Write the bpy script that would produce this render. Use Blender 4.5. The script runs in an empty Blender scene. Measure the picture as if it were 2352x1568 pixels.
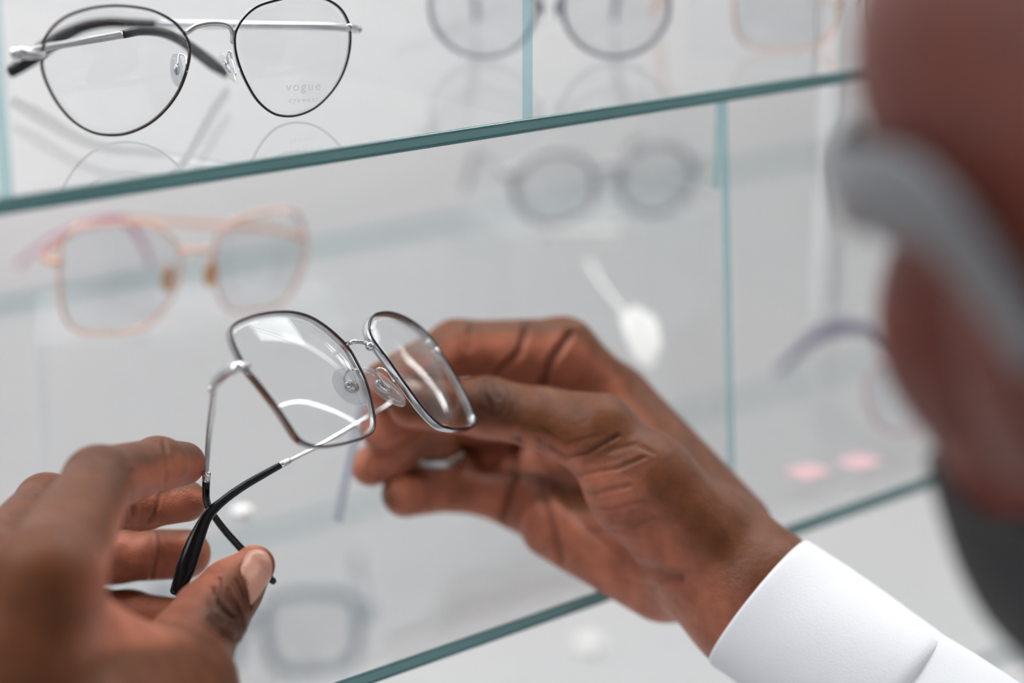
import bpy, math
import numpy as np
from mathutils import Vector, Matrix, Quaternion

# ------------------------------------------------------------------ camera
W, H = 2352.0, 1568.0
LENS = 70.0
FPX = W * LENS / 36.0
PITCH = math.radians(17.0)
CAM = Vector((0.0, 0.0, 1.55))
CR = Vector((1, 0, 0))
CF = Vector((0, math.cos(PITCH), -math.sin(PITCH)))
CU = Vector((0, math.sin(PITCH), math.cos(PITCH)))
scene = bpy.context.scene
cam_data = bpy.data.cameras.new('camera')
cam = bpy.data.objects.new('camera', cam_data)
scene.collection.objects.link(cam)
cam.location = CAM
cam.rotation_euler = (math.pi / 2 - PITCH, 0, 0)
cam_data.lens = LENS
cam_data.sensor_width = 36.0
cam_data.clip_start = 0.02
cam_data.clip_end = 50
cam_data.dof.use_dof = True
cam_data.dof.focus_distance = 0.765
cam_data.dof.aperture_fstop = 2.7
scene.camera = cam

# ------------------------------------------------------------------ world, light, exposure
world = bpy.data.worlds.new('world')
scene.world = world
world.use_nodes = True
bg = world.node_tree.nodes['Background']
bg.inputs[1].default_value = 1.0
wt = world.node_tree
wtc = wt.nodes.new('ShaderNodeTexCoord')
wdot = wt.nodes.new('ShaderNodeVectorMath')
wdot.operation = 'DOT_PRODUCT'
wdot.inputs[1].default_value = Vector((-0.75, 0.15, 0.6)).normalized()
wt.links.new(wtc.outputs['Generated'], wdot.inputs[0])
wr = wt.nodes.new('ShaderNodeValToRGB')          # bright shop front on the left, dimmer shop behind
wr.color_ramp.elements[0].position = 0.25
wr.color_ramp.elements[0].color = (0.27, 0.26, 0.255, 1)
wr.color_ramp.elements[1].position = 0.95
wr.color_ramp.elements[1].color = (1.25, 1.31, 1.38, 1)
wmr = wt.nodes.new('ShaderNodeMapRange')
wmr.inputs[1].default_value = -1
wt.links.new(wdot.outputs['Value'], wmr.inputs[0])
wt.links.new(wmr.outputs[0], wr.inputs[0])
wt.links.new(wr.outputs[0], bg.inputs[0])
scene.view_settings.view_transform = 'Standard'
scene.view_settings.look = 'None'
scene.view_settings.exposure = 0.36
scene.view_settings.gamma = 1.0
scene.view_settings.use_curve_mapping = False
scene.cycles.use_denoising = True
scene.cycles.max_bounces = 7
scene.cycles.diffuse_bounces = 3
scene.cycles.glossy_bounces = 4
scene.cycles.transmission_bounces = 4
scene.cycles.transparent_max_bounces = 16
scene.cycles.sample_clamp_indirect = 4.0
scene.cycles.caustics_reflective = False
scene.cycles.caustics_refractive = False
scene.cycles.use_adaptive_sampling = True
scene.cycles.adaptive_threshold = 0.04

C = scene.collection


def lamp(name, loc, size, power, target, color=(1, 1, 1), size_y=None):
    d = bpy.data.lights.new(name, 'AREA')
    d.energy = power
    d.color = color
    d.shape = 'RECTANGLE'
    d.size = size
    d.size_y = size_y or size
    o = bpy.data.objects.new(name, d)
    C.objects.link(o)
    o.location = loc
    o.rotation_euler = (Vector(target) - Vector(loc)).to_track_quat('-Z', 'Y').to_euler()
    return o


lamp('ceiling_wash_light', (-0.9, 0.8, 2.72), 1.3, 26, (-0.1, 0.8, 1.2))
lamp('case_fill_light', (-0.1, 0.95, 2.15), 1.2, 10, (-.5, 1.6, 1.2), size_y=.2)  # added unseen fill lamp, brightens the case back and rims the hands
lamp('ceiling_case_light', (0.6, 1.7, 2.72), 1.2, 16, (0.3, 1.0, 1.2))


# ------------------------------------------------------------------ helpers
def P(x, y, z):
    """a point seen at picture position (x, y), z metres in front of the camera"""
    return CAM + CF * z + CR * ((x - W / 2) / FPX * z) - CU * ((y - H / 2) / FPX * z)


def PL(lst, z=None):
    return [P(p[0], p[1], p[2] if z is None else z) for p in lst]


def camdir(x, y, z):
    """direction from right / down / forward components"""
    return (CR * x - CU * y + CF * z).normalized()


def ray(x, y):
    return (CF + CR * ((x - W / 2) / FPX) - CU * ((y - H / 2) / FPX))


def project(arr):
    a = np.asarray(arr) - np.array(CAM)
    z = a @ np.array(CF)
    x = a @ np.array(CR)
    u = a @ np.array(CU)
    return W / 2 + FPX * x / z, H / 2 - FPX * u / z, z


def new_mat(name):
    m = bpy.data.materials.new(name)
    m.use_nodes = True
    nt = m.node_tree
    nt.nodes.clear()
    out = nt.nodes.new('ShaderNodeOutputMaterial')
    return m, nt, out


def principled(name, color, rough=0.5, metal=0.0, spec=0.5, noise=None, bump=None, **kw):
    m, nt, out = new_mat(name)
    b = nt.nodes.new('ShaderNodeBsdfPrincipled')
    b.inputs['Base Color'].default_value = (*color, 1)
    b.inputs['Roughness'].default_value = rough
    b.inputs['Metallic'].default_value = metal
    b.inputs['Specular IOR Level'].default_value = spec
    for k, v in kw.items():
        b.inputs[k].default_value = v
    if noise or bump:
        tc = nt.nodes.new('ShaderNodeTexCoord')
    if noise:
        sc, amt = noise
        n = nt.nodes.new('ShaderNodeTexNoise')
        n.inputs['Scale'].default_value = sc
        n.inputs['Detail'].default_value = 4
        nt.links.new(tc.outputs['Object'], n.inputs['Vector'])
        mx = nt.nodes.new('ShaderNodeMix')
        mx.data_type = 'RGBA'
        mx.inputs[6].default_value = (*[c * (1 - amt) for c in color], 1)
        mx.inputs[7].default_value = (*[min(1, c * (1 + amt)) for c in color], 1)
        nt.links.new(n.outputs['Fac'], mx.inputs[0])
        nt.links.new(mx.outputs[2], b.inputs['Base Color'])
    if bump:
        sc, st, dist = bump
        n = nt.nodes.new('ShaderNodeTexNoise')
        n.inputs['Scale'].default_value = sc
        nt.links.new(tc.outputs['Object'], n.inputs['Vector'])
        bp = nt.nodes.new('ShaderNodeBump')
        bp.inputs['Strength'].default_value = st
        bp.inputs['Distance'].default_value = dist
        nt.links.new(n.outputs['Fac'], bp.inputs['Height'])
        nt.links.new(bp.outputs[0], b.inputs['Normal'])
    nt.links.new(b.outputs[0], out.inputs[0])
    return m


def sheet_glass(name, tint=(1, 1, 1), refl=1.0, rough=0.0, haze=0.0, haze_col=(0.8, 0.85, 0.86), ior=1.5, gcol=(1, 1, 1)):
    """thin clear sheet: see-through, with Fresnel mirror reflection on each face"""
    m, nt, out = new_mat(name)
    tr = nt.nodes.new('ShaderNodeBsdfTransparent')
    tr.inputs[0].default_value = (*tint, 1)
    gl = nt.nodes.new('ShaderNodeBsdfGlossy')
    gl.inputs['Roughness'].default_value = rough
    gl.inputs[0].default_value = (*gcol, 1)
    fr = nt.nodes.new('ShaderNodeFresnel')
    fr.inputs[0].default_value = ior
    # the Fresnel node sees back faces as glass-to-air: feed it the outside ior on both sides
    geo = nt.nodes.new('ShaderNodeNewGeometry')
    lay = nt.nodes.new('ShaderNodeMix')
    lay.data_type = 'FLOAT'
    lay.inputs[2].default_value = ior
    lay.inputs[3].default_value = 1 / ior
    nt.links.new(geo.outputs['Backfacing'], lay.inputs[0])
    nt.links.new(lay.outputs[0], fr.inputs[0])
    mul = nt.nodes.new('ShaderNodeMath')
    mul.operation = 'MULTIPLY'
    mul.inputs[1].default_value = refl
    nt.links.new(fr.outputs[0], mul.inputs[0])
    mx = nt.nodes.new('ShaderNodeMixShader')
    nt.links.new(mul.outputs[0], mx.inputs[0])
    nt.links.new(tr.outputs[0], mx.inputs[1])
    nt.links.new(gl.outputs[0], mx.inputs[2])
    last = mx.outputs[0]
    if haze > 0:
        df = nt.nodes.new('ShaderNodeBsdfDiffuse')
        df.inputs[0].default_value = (*haze_col, 1)
        m2 = nt.nodes.new('ShaderNodeMixShader')
        m2.inputs[0].default_value = haze
        nt.links.new(last, m2.inputs[1])
        nt.links.new(df.outputs[0], m2.inputs[2])
        last = m2.outputs[0]
    nt.links.new(last, out.inputs[0])
    return m


def emission(name, col, strength):
    m, nt, out = new_mat(name)
    e = nt.nodes.new('ShaderNodeEmission')
    e.inputs[0].default_value = (*col, 1)
    e.inputs[1].default_value = strength
    nt.links.new(e.outputs[0], out.inputs[0])
    return m


def link_mesh(name, verts, faces, mats, parent=None, mat_idx=None, smooth=True):
    me = bpy.data.meshes.new(name)
    me.from_pydata([tuple(v) for v in verts], [], [tuple(f) for f in faces])
    if not isinstance(mats, (list, tuple)):
        mats = [mats]
    for m in mats:
        me.materials.append(m)
    if mat_idx is not None:
        me.polygons.foreach_set('material_index', mat_idx)
    if smooth:
        me.polygons.foreach_set('use_smooth', [True] * len(me.polygons))
    me.update()
    o = bpy.data.objects.new(name, me)
    C.objects.link(o)
    if parent:
        o.parent = parent
        o.matrix_parent_inverse = parent.matrix_basis.inverted()
    return o


def tag(o, label, cat, group=None, kind=None):
    if label:
        o['label'] = label
    if cat:
        o['category'] = cat
    if group:
        o['group'] = group
    if kind:
        o['kind'] = kind
    return o


def empty(name, loc, label, cat, group=None):
    o = bpy.data.objects.new(name, None)
    o.empty_display_size = 0.02
    C.objects.link(o)
    o.location = loc
    return tag(o, label, cat, group)


def box_data(o0, ax, ay, az):
    """box from corner o0 along three edge vectors"""
    o0, ax, ay, az = map(Vector, (o0, ax, ay, az))
    v = [o0, o0 + ax, o0 + ax + ay, o0 + ay]
    v = v + [p + az for p in v]
    f = [(0, 3, 2, 1), (4, 5, 6, 7), (0, 1, 5, 4), (1, 2, 6, 5), (2, 3, 7, 6), (3, 0, 4, 7)]
    if ax.cross(ay).dot(az) < 0:
        f = [tuple(reversed(q)) for q in f]
    return v, f


def catmull(pts, n, closed=False):
    pts = [Vector(p) for p in pts]
    N = len(pts)
    dense = []
    segs = N if closed else N - 1
    for i in range(segs):
        if closed:
            p0, p1, p2, p3 = pts[(i - 1) % N], pts[i], pts[(i + 1) % N], pts[(i + 2) % N]
        else:
            p1, p2 = pts[i], pts[i + 1]
            p0 = pts[i - 1] if i > 0 else p1 * 2 - p2
            p3 = pts[i + 2] if i + 2 < N else p2 * 2 - p1
        # centripetal form
        t0 = 0
        t1 = t0 + max((p1 - p0).length, 1e-7) ** 0.5
        t2 = t1 + max((p2 - p1).length, 1e-7) ** 0.5
        t3 = t2 + max((p3 - p2).length, 1e-7) ** 0.5
        for k in range(24):
            t = t1 + (t2 - t1) * k / 24
            a1 = p0 * ((t1 - t) / (t1 - t0)) + p1 * ((t - t0) / (t1 - t0))
            a2 = p1 * ((t2 - t) / (t2 - t1)) + p2 * ((t - t1) / (t2 - t1))
            a3 = p2 * ((t3 - t) / (t3 - t2)) + p3 * ((t - t2) / (t3 - t2))
            b1 = a1 * ((t2 - t) / (t2 - t0)) + a2 * ((t - t0) / (t2 - t0))
            b2 = a2 * ((t3 - t) / (t3 - t1)) + a3 * ((t - t1) / (t3 - t1))
            dense.append(b1 * ((t2 - t) / (t2 - t1)) + b2 * ((t - t1) / (t2 - t1)))
    dense.append(pts[0].copy() if closed else pts[-1].copy())
    L = [0]
    for i in range(1, len(dense)):
        L.append(L[-1] + (dense[i] - dense[i - 1]).length)
    out = []
    m = n if closed else n - 1
    j = 0
    for i in range(n):
        t = L[-1] * i / m
        while j < len(L) - 2 and L[j + 1] < t:
            j += 1
        d = L[j + 1] - L[j]
        out.append(dense[j].lerp(dense[j + 1], (t - L[j]) / d if d > 0 else 0))
    return out


def sweep_data(pts, sizes, ref, n=40, closed=False, sides=8, power=2.6, resample=True):
    """super-ellipse section swept along a path.  sizes: (w,h) or list of them; w lies across ref, h along ref"""
    path = catmull(pts, n, closed) if resample else [Vector(p) for p in pts]
    n = len(path)
    if not isinstance(sizes, list):
        sizes = [sizes]
    V, F = [], []
    ring = []
    for k in range(sides):
        a = 2 * math.pi * (k + 0.5) / sides
        c, s = math.cos(a), math.sin(a)
        ring.append((math.copysign(abs(c) ** (2 / power), c), math.copysign(abs(s) ** (2 / power), s)))
    for i, p in enumerate(path):
        if closed:
            T = path[(i + 1) % n] - path[i - 1]
        else:
            T = path[min(i + 1, n - 1)] - path[max(i - 1, 0)]
        T.normalize()
        r = ref(p) if callable(ref) else ref
        up = (r - T * r.dot(T)).normalized()
        side = T.cross(up)
        f = i / (n - 1) * (len(sizes) - 1)
        a = min(int(f), len(sizes) - 1)
        b = min(a + 1, len(sizes) - 1)
        w = sizes[a][0] * (1 - f + a) + sizes[b][0] * (f - a)
        h = sizes[a][1] * (1 - f + a) + sizes[b][1] * (f - a)
        for (c, s) in ring:
            V.append(p + side * (c * w / 2) + up * (s * h / 2))
    S = sides
    rows = n if closed else n - 1
    for i in range(rows):
        a, b = i * S, ((i + 1) % n) * S
        for k in range(S):
            F.append((a + k, a + (k + 1) % S, b + (k + 1) % S, b + k))
    if not closed:
        # rounded little caps
        for (base, pidx, sgn) in ((0, 0, -1), ((n - 1) * S, n - 1, 1)):
            T = (path[min(pidx + 1, n - 1)] - path[max(pidx - 1, 0)]).normalized() * sgn
            w = (sizes[0] if sgn < 0 else sizes[-1])
            rr = min(w) * 0.35
            i0 = len(V)
            for k in range(S):
                V.append(path[pidx] + (V[base + k] - path[pidx]) * 0.62 + T * rr)
            for k in range(S):
                q = (base + k, i0 + k, i0 + (k + 1) % S, base + (k + 1) % S)
                F.append(q if sgn < 0 else tuple(reversed(q)))
            F.append(tuple(range(i0, i0 + S)) if sgn > 0 else tuple(reversed(range(i0, i0 + S))))
    # make the tube face outward
    return V, [tuple(reversed(q)) for q in F]


def merge(*datas):
    V, F = [], []
    for v, f in datas:
        o = len(V)
        V += list(v)
        F += [tuple(i + o for i in q) for q in f]
    return V, F


def ball_data(c, a, b, d, nu=16, nv=10):
    """ellipsoid with half-axis vectors a, b, d"""
    V, F = [], []
    c, a, b, d = map(Vector, (c, a, b, d))
    for j in range(nv + 1):
        th = math.pi * j / nv
        for i in range(nu):
            ph = 2 * math.pi * i / nu
            V.append(c + a * (math.sin(th) * math.cos(ph)) + b * (math.sin(th) * math.sin(ph)) + d * math.cos(th))
    for j in range(nv):
        for i in range(nu):
            F.append((j * nu + i, (j + 1) * nu + i, (j + 1) * nu + (i + 1) % nu, j * nu + (i + 1) % nu))
    if a.cross(b).dot(d) < 0:
        F = [tuple(reversed(q)) for q in F]
    return V, F


# ------------------------------------------------------------------ materials
M_SILVER = principled('silver_metal', (0.60, 0.60, 0.61), 0.16, 1.0, noise=(300, 0.06))
M_RING = principled('brushed_silver', (0.42, 0.41, 0.40), 0.35, 0.9)
M_CHROME = principled('chrome_metal', (0.82, 0.82, 0.83), 0.08, 1.0)
M_BRONZE = principled('dark_bronze_enamel', (0.055, 0.035, 0.035), 0.22, 0.6)
M_BLACKEN = principled('black_enamel', (0.012, 0.014, 0.018), 0.2, 0.3)
M_BLACK = principled('black_acetate', (0.006, 0.007, 0.009), 0.2, 0.0, 0.35)
M_ROSE = principled('rose_gold_metal', (0.86, 0.5, 0.36), 0.22, 0.9, noise=(200, 0.05))
M_PINKCLEAR = sheet_glass('pink_clear_acetate', (0.86, 0.58, 0.7), 1.0, 0.05, 0.35, (0.75, 0.4, 0.52))
M_GREY = principled('grey_metal', (0.32, 0.33, 0.35), 0.3, 0.7)
M_LGREY = principled('pale_grey_metal', (0.42, 0.42, 0.44), 0.35, 0.5)
M_BLUEGREY = principled('blue_grey_acetate', (0.16, 0.2, 0.24), 0.25)
M_VIOLET = principled('violet_acetate', (0.12, 0.11, 0.17), 0.25)
M_PINK = principled('pink_acetate', (0.55, 0.34, 0.38), 0.3)
M_CLEAR = sheet_glass('clear_plastic', (0.93, 0.94, 0.95), 1.0, 0.03, 0.16, (0.85, 0.88, 0.9))
M_CLEARAMBER = sheet_glass('amber_plastic', (0.95, 0.72, 0.5), 1.0, 0.04, 0.35, (0.8, 0.45, 0.2))
M_STRIP = sheet_glass('frosted_plastic', (0.9, 0.92, 0.94), 1.0, 0.05, 0.4, (0.7, 0.73, 0.82))
M_DIVW = sheet_glass('bright_glass_edge', (0.95, 0.97, 0.98), 1.0, 0.05, 0.6, (0.9, 0.93, 0.95))
M_LENS = sheet_glass('lens_glass', (0.985, 0.99, 0.99), 1.0, 0.0, 0.0, ior=1.45)
M_LENSFAR = sheet_glass('lens_plain', (0.94, 0.945, 0.95), 0.9, 0.02, 0.02, ior=1.45)
M_PRINT = sheet_glass('lens_print', (0.9, 0.9, 0.9), 0.0, 0.2, 0.03, (0.5, 0.5, 0.52))
M_SHELF = sheet_glass('shelf_glass_face', (0.985, 0.992, 0.991), 0.55, 0.0, 0.01, ior=1.5)
M_EDGE = principled('green_glass_edge', (0.19, 0.38, 0.375), 0.12, 0.0, 0.7, noise=(22, 0.22))
M_EDGELIP = principled('green_glass_edge_bevel', (0.10, 0.23, 0.24), 0.2, 0.0, 0.7, noise=(40, 0.2))
M_EDGE2 = sheet_glass('pale_glass_edge', (0.70, 0.92, 0.94), 0.6, 0.0, 0.3, (0.45, 0.75, 0.78))
M_WALL = principled('case_back_white', (0.66, 0.642, 0.647), 0.6, 0.0, 0.3, noise=(3, 0.04))
M_ROOM = principled('wall_paint', (0.75, 0.75, 0.76), 0.8, noise=(2, 0.03))
M_FLOOR = principled('floor_tile', (0.42, 0.42, 0.43), 0.3, noise=(5, 0.06))
M_WHITE = principled('white_lacquer', (0.8, 0.8, 0.8), 0.35, noise=(8, 0.03))
M_CLOTH = principled('white_cotton', (0.84, 0.85, 0.88), 0.9, 0.0, 0.1, noise=(60, 0.02), bump=(900, 0.25, 0.0006))
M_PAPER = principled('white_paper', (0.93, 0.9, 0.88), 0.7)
M_RED = principled('red_sticker', (0.60, 0.38, 0.41), 0.6)
M_LAMP = emission('lamp_diffuser', (1, 0.98, 0.95), 12.0)
M_HAIR = principled('black_hair', (0.012, 0.011, 0.012), 0.7, noise=(200, 0.3), bump=(500, 0.8, 0.002))
M_SPECS = principled('smoke_grey_acetate', (0.15, 0.155, 0.165), 0.3, 0.0, 0.5)

# ------------------------------------------------------------------ display case frame
TH = math.radians(51.0)
D = Vector((math.sin(TH), math.cos(TH), 0))       # along the shelf fronts, receding to the right
I = Vector((-math.cos(TH), math.sin(TH), 0))      # into the case
Z = Vector((0, 0, 1))
contact = P(690, 272, 0.782)
H1 = contact.z                                     # top of the upper shelf


def on_height(x, y, h):
    r = ray(x, y)
    t = (h - CAM.z) / r.z
    return CAM + r * t


O = on_height(800, 334, H1)                        # a point of the upper shelf front edge
OI = O.dot(I)
OD = O.dot(D)


def S(d, i, z):
    return D * (OD + d) + I * (OI + i) + Z * z


def on_front(x, y):
    r = ray(x, y)
    t = (OI - CAM.dot(I)) / r.dot(I)
    return CAM + r * t


H2 = on_front(1350, 1366).z                        # top of the lower shelf
back = on_height(0, 690, H2)
DEPTH = back.dot(I) - OI                           # depth of the shelves
print('H1 %.3f H2 %.3f depth %.3f' % (H1, H2, DEPTH))


def dpos(x, y):
    return on_front(x, y).dot(D) - OD


def shelf(name, d0, d1, i0, i1, z, t, label, group='glass shelves of the display case'):
    v, f = box_data(S(d0, i0, z - t), D * (d1 - d0), I * (i1 - i0), Z * t)
    idx = [0, 0, 1, 1, 1, 1]
    o = link_mesh(name, v, f, [M_SHELF, M_EDGE], None, idx, False)
    tag(o, label, 'glass shelf', group)
    # ground bevels along the front edge
    for zz, nm in ((z - 0.0007, 'edge_bevel'), (z - t + 0.0006, 'edge_bevel')):
        pv = [S(d0, i0 - 0.0002, zz), S(d1, i0 - 0.0002, zz)]
        bv, bf = sweep_data(pv, (0.0007, 0.0011), Z, 2, False, 6)
        b = link_mesh(nm, bv, bf, [M_EDGELIP], o, None, False)
    return o


def divider(d, z0, z1, t, label, i1=None, lean=0.0, mat=None):
    i1 = DEPTH if i1 is None else i1
    v, f = box_data(S(d - t / 2, 0.0004, z0), D * t, I * (i1 - 0.0004), Z * (z1 - z0) + D * lean)
    # front edge face is the one spanned by ax and az (index 2)
    o = link_mesh('glass_divider', v, f, [M_SHELF, mat or M_EDGE2], None, [0, 0, 1, 0, 0, 0], False)
    tag(o, label, 'glass divider', 'upright glass dividers of the display case')
    return o


T1 = 0.0057
shelf('glass_shelf', -0.75, 1.1, 0, DEPTH, H1, T1, 'upper glass shelf with green edge, carrying the round silver eyeglasses')
shelf('glass_shelf', -0.75, 1.1, 0, DEPTH, H2, 0.0062, 'lower glass shelf with green edge, passing behind the right wrist')
H0 = H2 - (H1 - H2)
shelf('glass_shelf', -0.75, 1.1, 0.12, DEPTH, H0, 0.006, 'lowest glass shelf, seen blurred under the lower green edge')
d_a = dpos(1213, 200)
d_b = dpos(1874, 100)
d_c = dpos(4, 300)
divider(d_a, H1, H1 + 0.26, 0.0052, 'glass divider standing on the upper shelf, with a pale green front edge')
divider(d_b, H1, H1 + 0.26, 0.0034, 'narrow bright glass divider on the upper shelf, nearest the face', i1=.08, mat=M_DIVW)
divider(d_c, H1, H1 + 0.26, 0.0052, 'glass divider at the far left end of the upper shelf', mat=M_EDGE2)
d_d = dpos(1672, 900)
dd_top, dd_bot = dpos(1662, 300), dpos(1688, 1150)
o = divider(dd_bot, H2, H1 - T1, 0.0046, 'glass divider standing on the lower shelf behind the raised wrist', lean=dd_top - dd_bot)
d_e = on_height(1900, 722, H2).dot(D) - OD
divider(d_e, H2, H1 - T1, 0.004, 'glass divider on the lower shelf, mostly behind the face')
# hanging fin below the upper shelf
fp = on_front(1716, 350)
v, f = box_data(S(fp.dot(D) - OD, 0.02, H1 - T1 - 0.044), D * 0.004, I * 0.05, Z * 0.0438)
o = link_mesh('glass_bracket', v, f, [M_SHELF, M_EDGE2], None, [0, 0, 1, 0, 0, 0], False)
tag(o, 'short glass bracket hanging under the upper shelf', 'bracket')
# white upright at the back of the right bay
pp = on_height(1918, 728, H2)
v, f = box_data(pp - D * 0.006 + I * 0.004, D * 0.011, I * 0.008, Z * (H1 - H2 - T1 - 0.0002))
o = link_mesh('upright_post', v, f, [M_WHITE], None, None, False)
tag(o, 'white upright post under the upper shelf, beside the blurred face', 'post')

# case back and body
BACKI = DEPTH + .16
cb = S(-1.2, BACKI, 0.35)
v, f = box_data(cb, D * 2.9, I * 0.02, Z * 1.9)
o = link_mesh('case_back_panel', v, f, [M_WALL], None, None, False)
tag(o, 'white back panel of the display case behind all the shelves', 'back panel')
v, f = box_data(S(-1.2, 0.0, 0.001), D * 2.9, I * (BACKI - 0.001), Z * (H0 - 0.252))
o = link_mesh('display_cabinet', v, f, [M_WHITE], None, None, False)
tag(o, 'white base cabinet under the glass shelves', 'cabinet')
v, f = box_data(S(-0.9, 0.02, H0 - 0.25), D * 2.3, I * (BACKI - 0.022), Z * 0.02)
o = link_mesh('case_bottom_shelf', v, f, [M_WALL], None, None, False)
tag(o, 'white bottom board of the display case below the glass shelves', 'shelf board')

# ------------------------------------------------------------------ room
def room_box(name, o0, ax, ay, az, m):
    v, f = box_data(o0, ax, ay, az)
    o = link_mesh(name, v, f, [m], None, None, False)
    o['kind'] = 'structure'
    return o


wb = S(-3.0, BACKI + 0.03, 0)
room_box('wall_back', wb, D * 16, I * 0.1, Z * 2.8, M_ROOM)
room_box('floor', (-4, -4, -0.05), (17, 0, 0), (0, 14, 0), (0, 0, 0.05), M_FLOOR)
room_box('ceiling', (-4, -4, 2.8), (17, 0, 0), (0, 14, 0), (0, 0, 0.05), M_ROOM)


M_LAMP2 = emission('soft_lamp_diffuser', (1, 0.98, 0.95), 3.5)


def ceiling_lamp(c, dirv, L, w, label, mat=None):
    dirv = Vector(dirv).normalized()
    sd = Vector((-dirv.y, dirv.x, 0))
    c = Vector(c)
    root = empty('ceiling_lamp', c, label, 'lamp', 'linear ceiling lamps')
    v, f = box_data(c - dirv * L / 2 - sd * w / 2 - Z * 0.02, dirv * L, sd * w, Z * 0.015)
    link_mesh('diffuser', v, f, [mat or M_LAMP], root, None, False)
    v, f = box_data(c - dirv * (L / 2 + .01) - sd * (w / 2 + .01) - Z * 0.005, dirv * (L + .02), sd * (w + .02), Z * 0.0045)
    link_mesh('lamp_housing', v, f, [M_WHITE], root, None, False)
    return root


ceiling_lamp((6.0, 3.79, 2.8), (1, 0.745, 0), 11.5, 0.07, 'long thin ceiling lamp reflected as the bright arc in the left lens')
ceiling_lamp((3.1, 3.7, 2.8), (1, 1.02, 0), 5.0, 0.10, 'shorter ceiling lamp nearer the display case, reflected faintly in the lenses', M_LAMP2)


def wall_lamp(d, label):
    p = S(d, BACKI + .029, 1.5)
    root = empty('wall_lamp', p, label, 'lamp', 'upright wall lamps beside the display case')
    v, f = box_data(p - I * .03 - D * .08 - Z * .15, D * .16, I * .018, Z * 1.3)
    link_mesh('diffuser', v, f, [M_LAMP], root, None, False)
    v, f = box_data(p - I * .011 - D * .09 - Z * .16, D * .18, I * .01, Z * 1.32)
    link_mesh('lamp_housing', v, f, [M_WHITE], root, None, False)


wp = P(950, 860, .79)
tt_ = (OI + BACKI - wp.dot(I)) / Vector((.62, .76, 0)).dot(I)
dw = (wp + Vector((.62, .76, 0)) * tt_).dot(D) - OD
wall_lamp(dw, 'upright wall lamp to the right of the display case, nearer of two')
wall_lamp(dw + .45, 'upright wall lamp to the right of the display case, farther of two')
print('wall lamp d', dw, OD, OI)

# ------------------------------------------------------------------ spectacles
FRONT = -1


def newell(pts):
    n = Vector()
    for i in range(len(pts)):
        n += pts[i].cross(pts[(i + 1) % len(pts)])
    return n.normalized()


DOME_R = 0.11


def domed(pts, nrm):
    """lay the outline on a sphere so that rim and lens share one base curve; points keep their line of sight"""
    c = sum(pts, Vector()) / len(pts)
    rm = sum((p - c).length for p in pts) / len(pts)
    out = []
    for p in pts:
        d = (p - CAM).normalized()
        r = (p - c)
        r = (r - nrm * r.dot(nrm)).length
        h = (rm * rm - r * r) / (2 * DOME_R) - (p - c).dot(nrm)
        out.append(p + d * (h / d.dot(nrm)))
    return out


def rim_obj(out, nrm, w, h, mats, parent, n=110):
    """closed rim: w radial thickness, h depth along the lens normal; first material on the face turned to nrm"""
    path = catmull(out, n, True)
    v, f = sweep_data(path, (w, h), nrm, n, True, 8, 4.0, resample=False)
    c = sum(path, Vector()) / n
    idx = [0 if i % 8 in (0, 1, 2) else 1 for i in range(len(f))]
    if len(mats) == 1:
        idx = [0] * len(f)
    return link_mesh('rim', v, f, mats, parent, idx)


def lens_obj(out, nrm, bulge, thick, mat, parent, n=64, rings=12, inset=0.0004):
    path = catmull(out, n, True)
    c = sum(path, Vector()) / n
    rm = sum((p - c).length for p in path) / n
    dr = DOME_R
    V, F = [], []
    for side in (1, -1):
        for r in range(rings + 1):
            s = r / rings
            for p in path:
                e = p - c
                eh = e.dot(nrm)
                ep = e - nrm * eh
                rr_ = ep.length
                full = (rm * rm - rr_ * rr_) / (2 * dr)
                h = (rm * rm - (rr_ * s) ** 2) / (2 * dr) + (eh - full) * s ** 4
                V.append(c + ep * max(s, 0.001) * (1 - inset / 0.025) + nrm * (h + side * thick / 2))
    N = (rings + 1) * n
    ccw = newell(path).dot(nrm) > 0
    for side in (0, 1):
        for r in range(rings):
            for k in range(n):
                a = side * N + r * n + k
                b = side * N + r * n + (k + 1) % n
                q = (a, a + n, b + n, b)
                if (side == 0) != ccw:
                    q = tuple(reversed(q))
                F.append(q)
    for k in range(n):
        a, b = rings * n + k, rings * n + (k + 1) % n
        q = (a, a + N, b + N, b)
        F.append(q if ccw else tuple(reversed(q)))
    return link_mesh('lens', V, F, [mat], parent)


def pad_obj(c, along, wide, thin, mat, parent, arm_pts=None, arm_mat=None):
    pad = link_mesh('nose_pad', *ball_data(c, along, wide, thin, 20, 12), [mat], parent)
    if arm_pts:
        v, f = sweep_data(arm_pts, (0.0009, 0.0009), Vector((0.31, 0.2, 0.92)), 24, False, 8, 2)
        g = ball_data(c, along * 0.34, wide * 0.45, thin * 1.5, 12, 8)
        v, f = merge((v, f), g)
        link_mesh('pad_arm', v, f, [arm_mat], pad)
    return pad


def tube(name, pts, sizes, ref, mat, parent, n=40, sides=10, power=3.0):
    v, f = sweep_data(pts, sizes, ref, n, False, sides, power)
    return link_mesh(name, v, f, [mat], parent)


# ---- the pair in the hands -------------------------------------------------
def zl(x, y):
    return 0.733 + 0.00017 * (x - 690) - 0.000115 * (y - 880)


def zr(x, y):
    return 0.790 + 0.00040 * (x - 965) - 0.00025 * (y - 855)


def planar(lst, zf):
    return [P(x, y, zf(x, y)) for x, y in lst]


def z4(lst):
    return [(380 + x / 2.1775, 680 + y / 2.1775) for x, y in lst]


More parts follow.
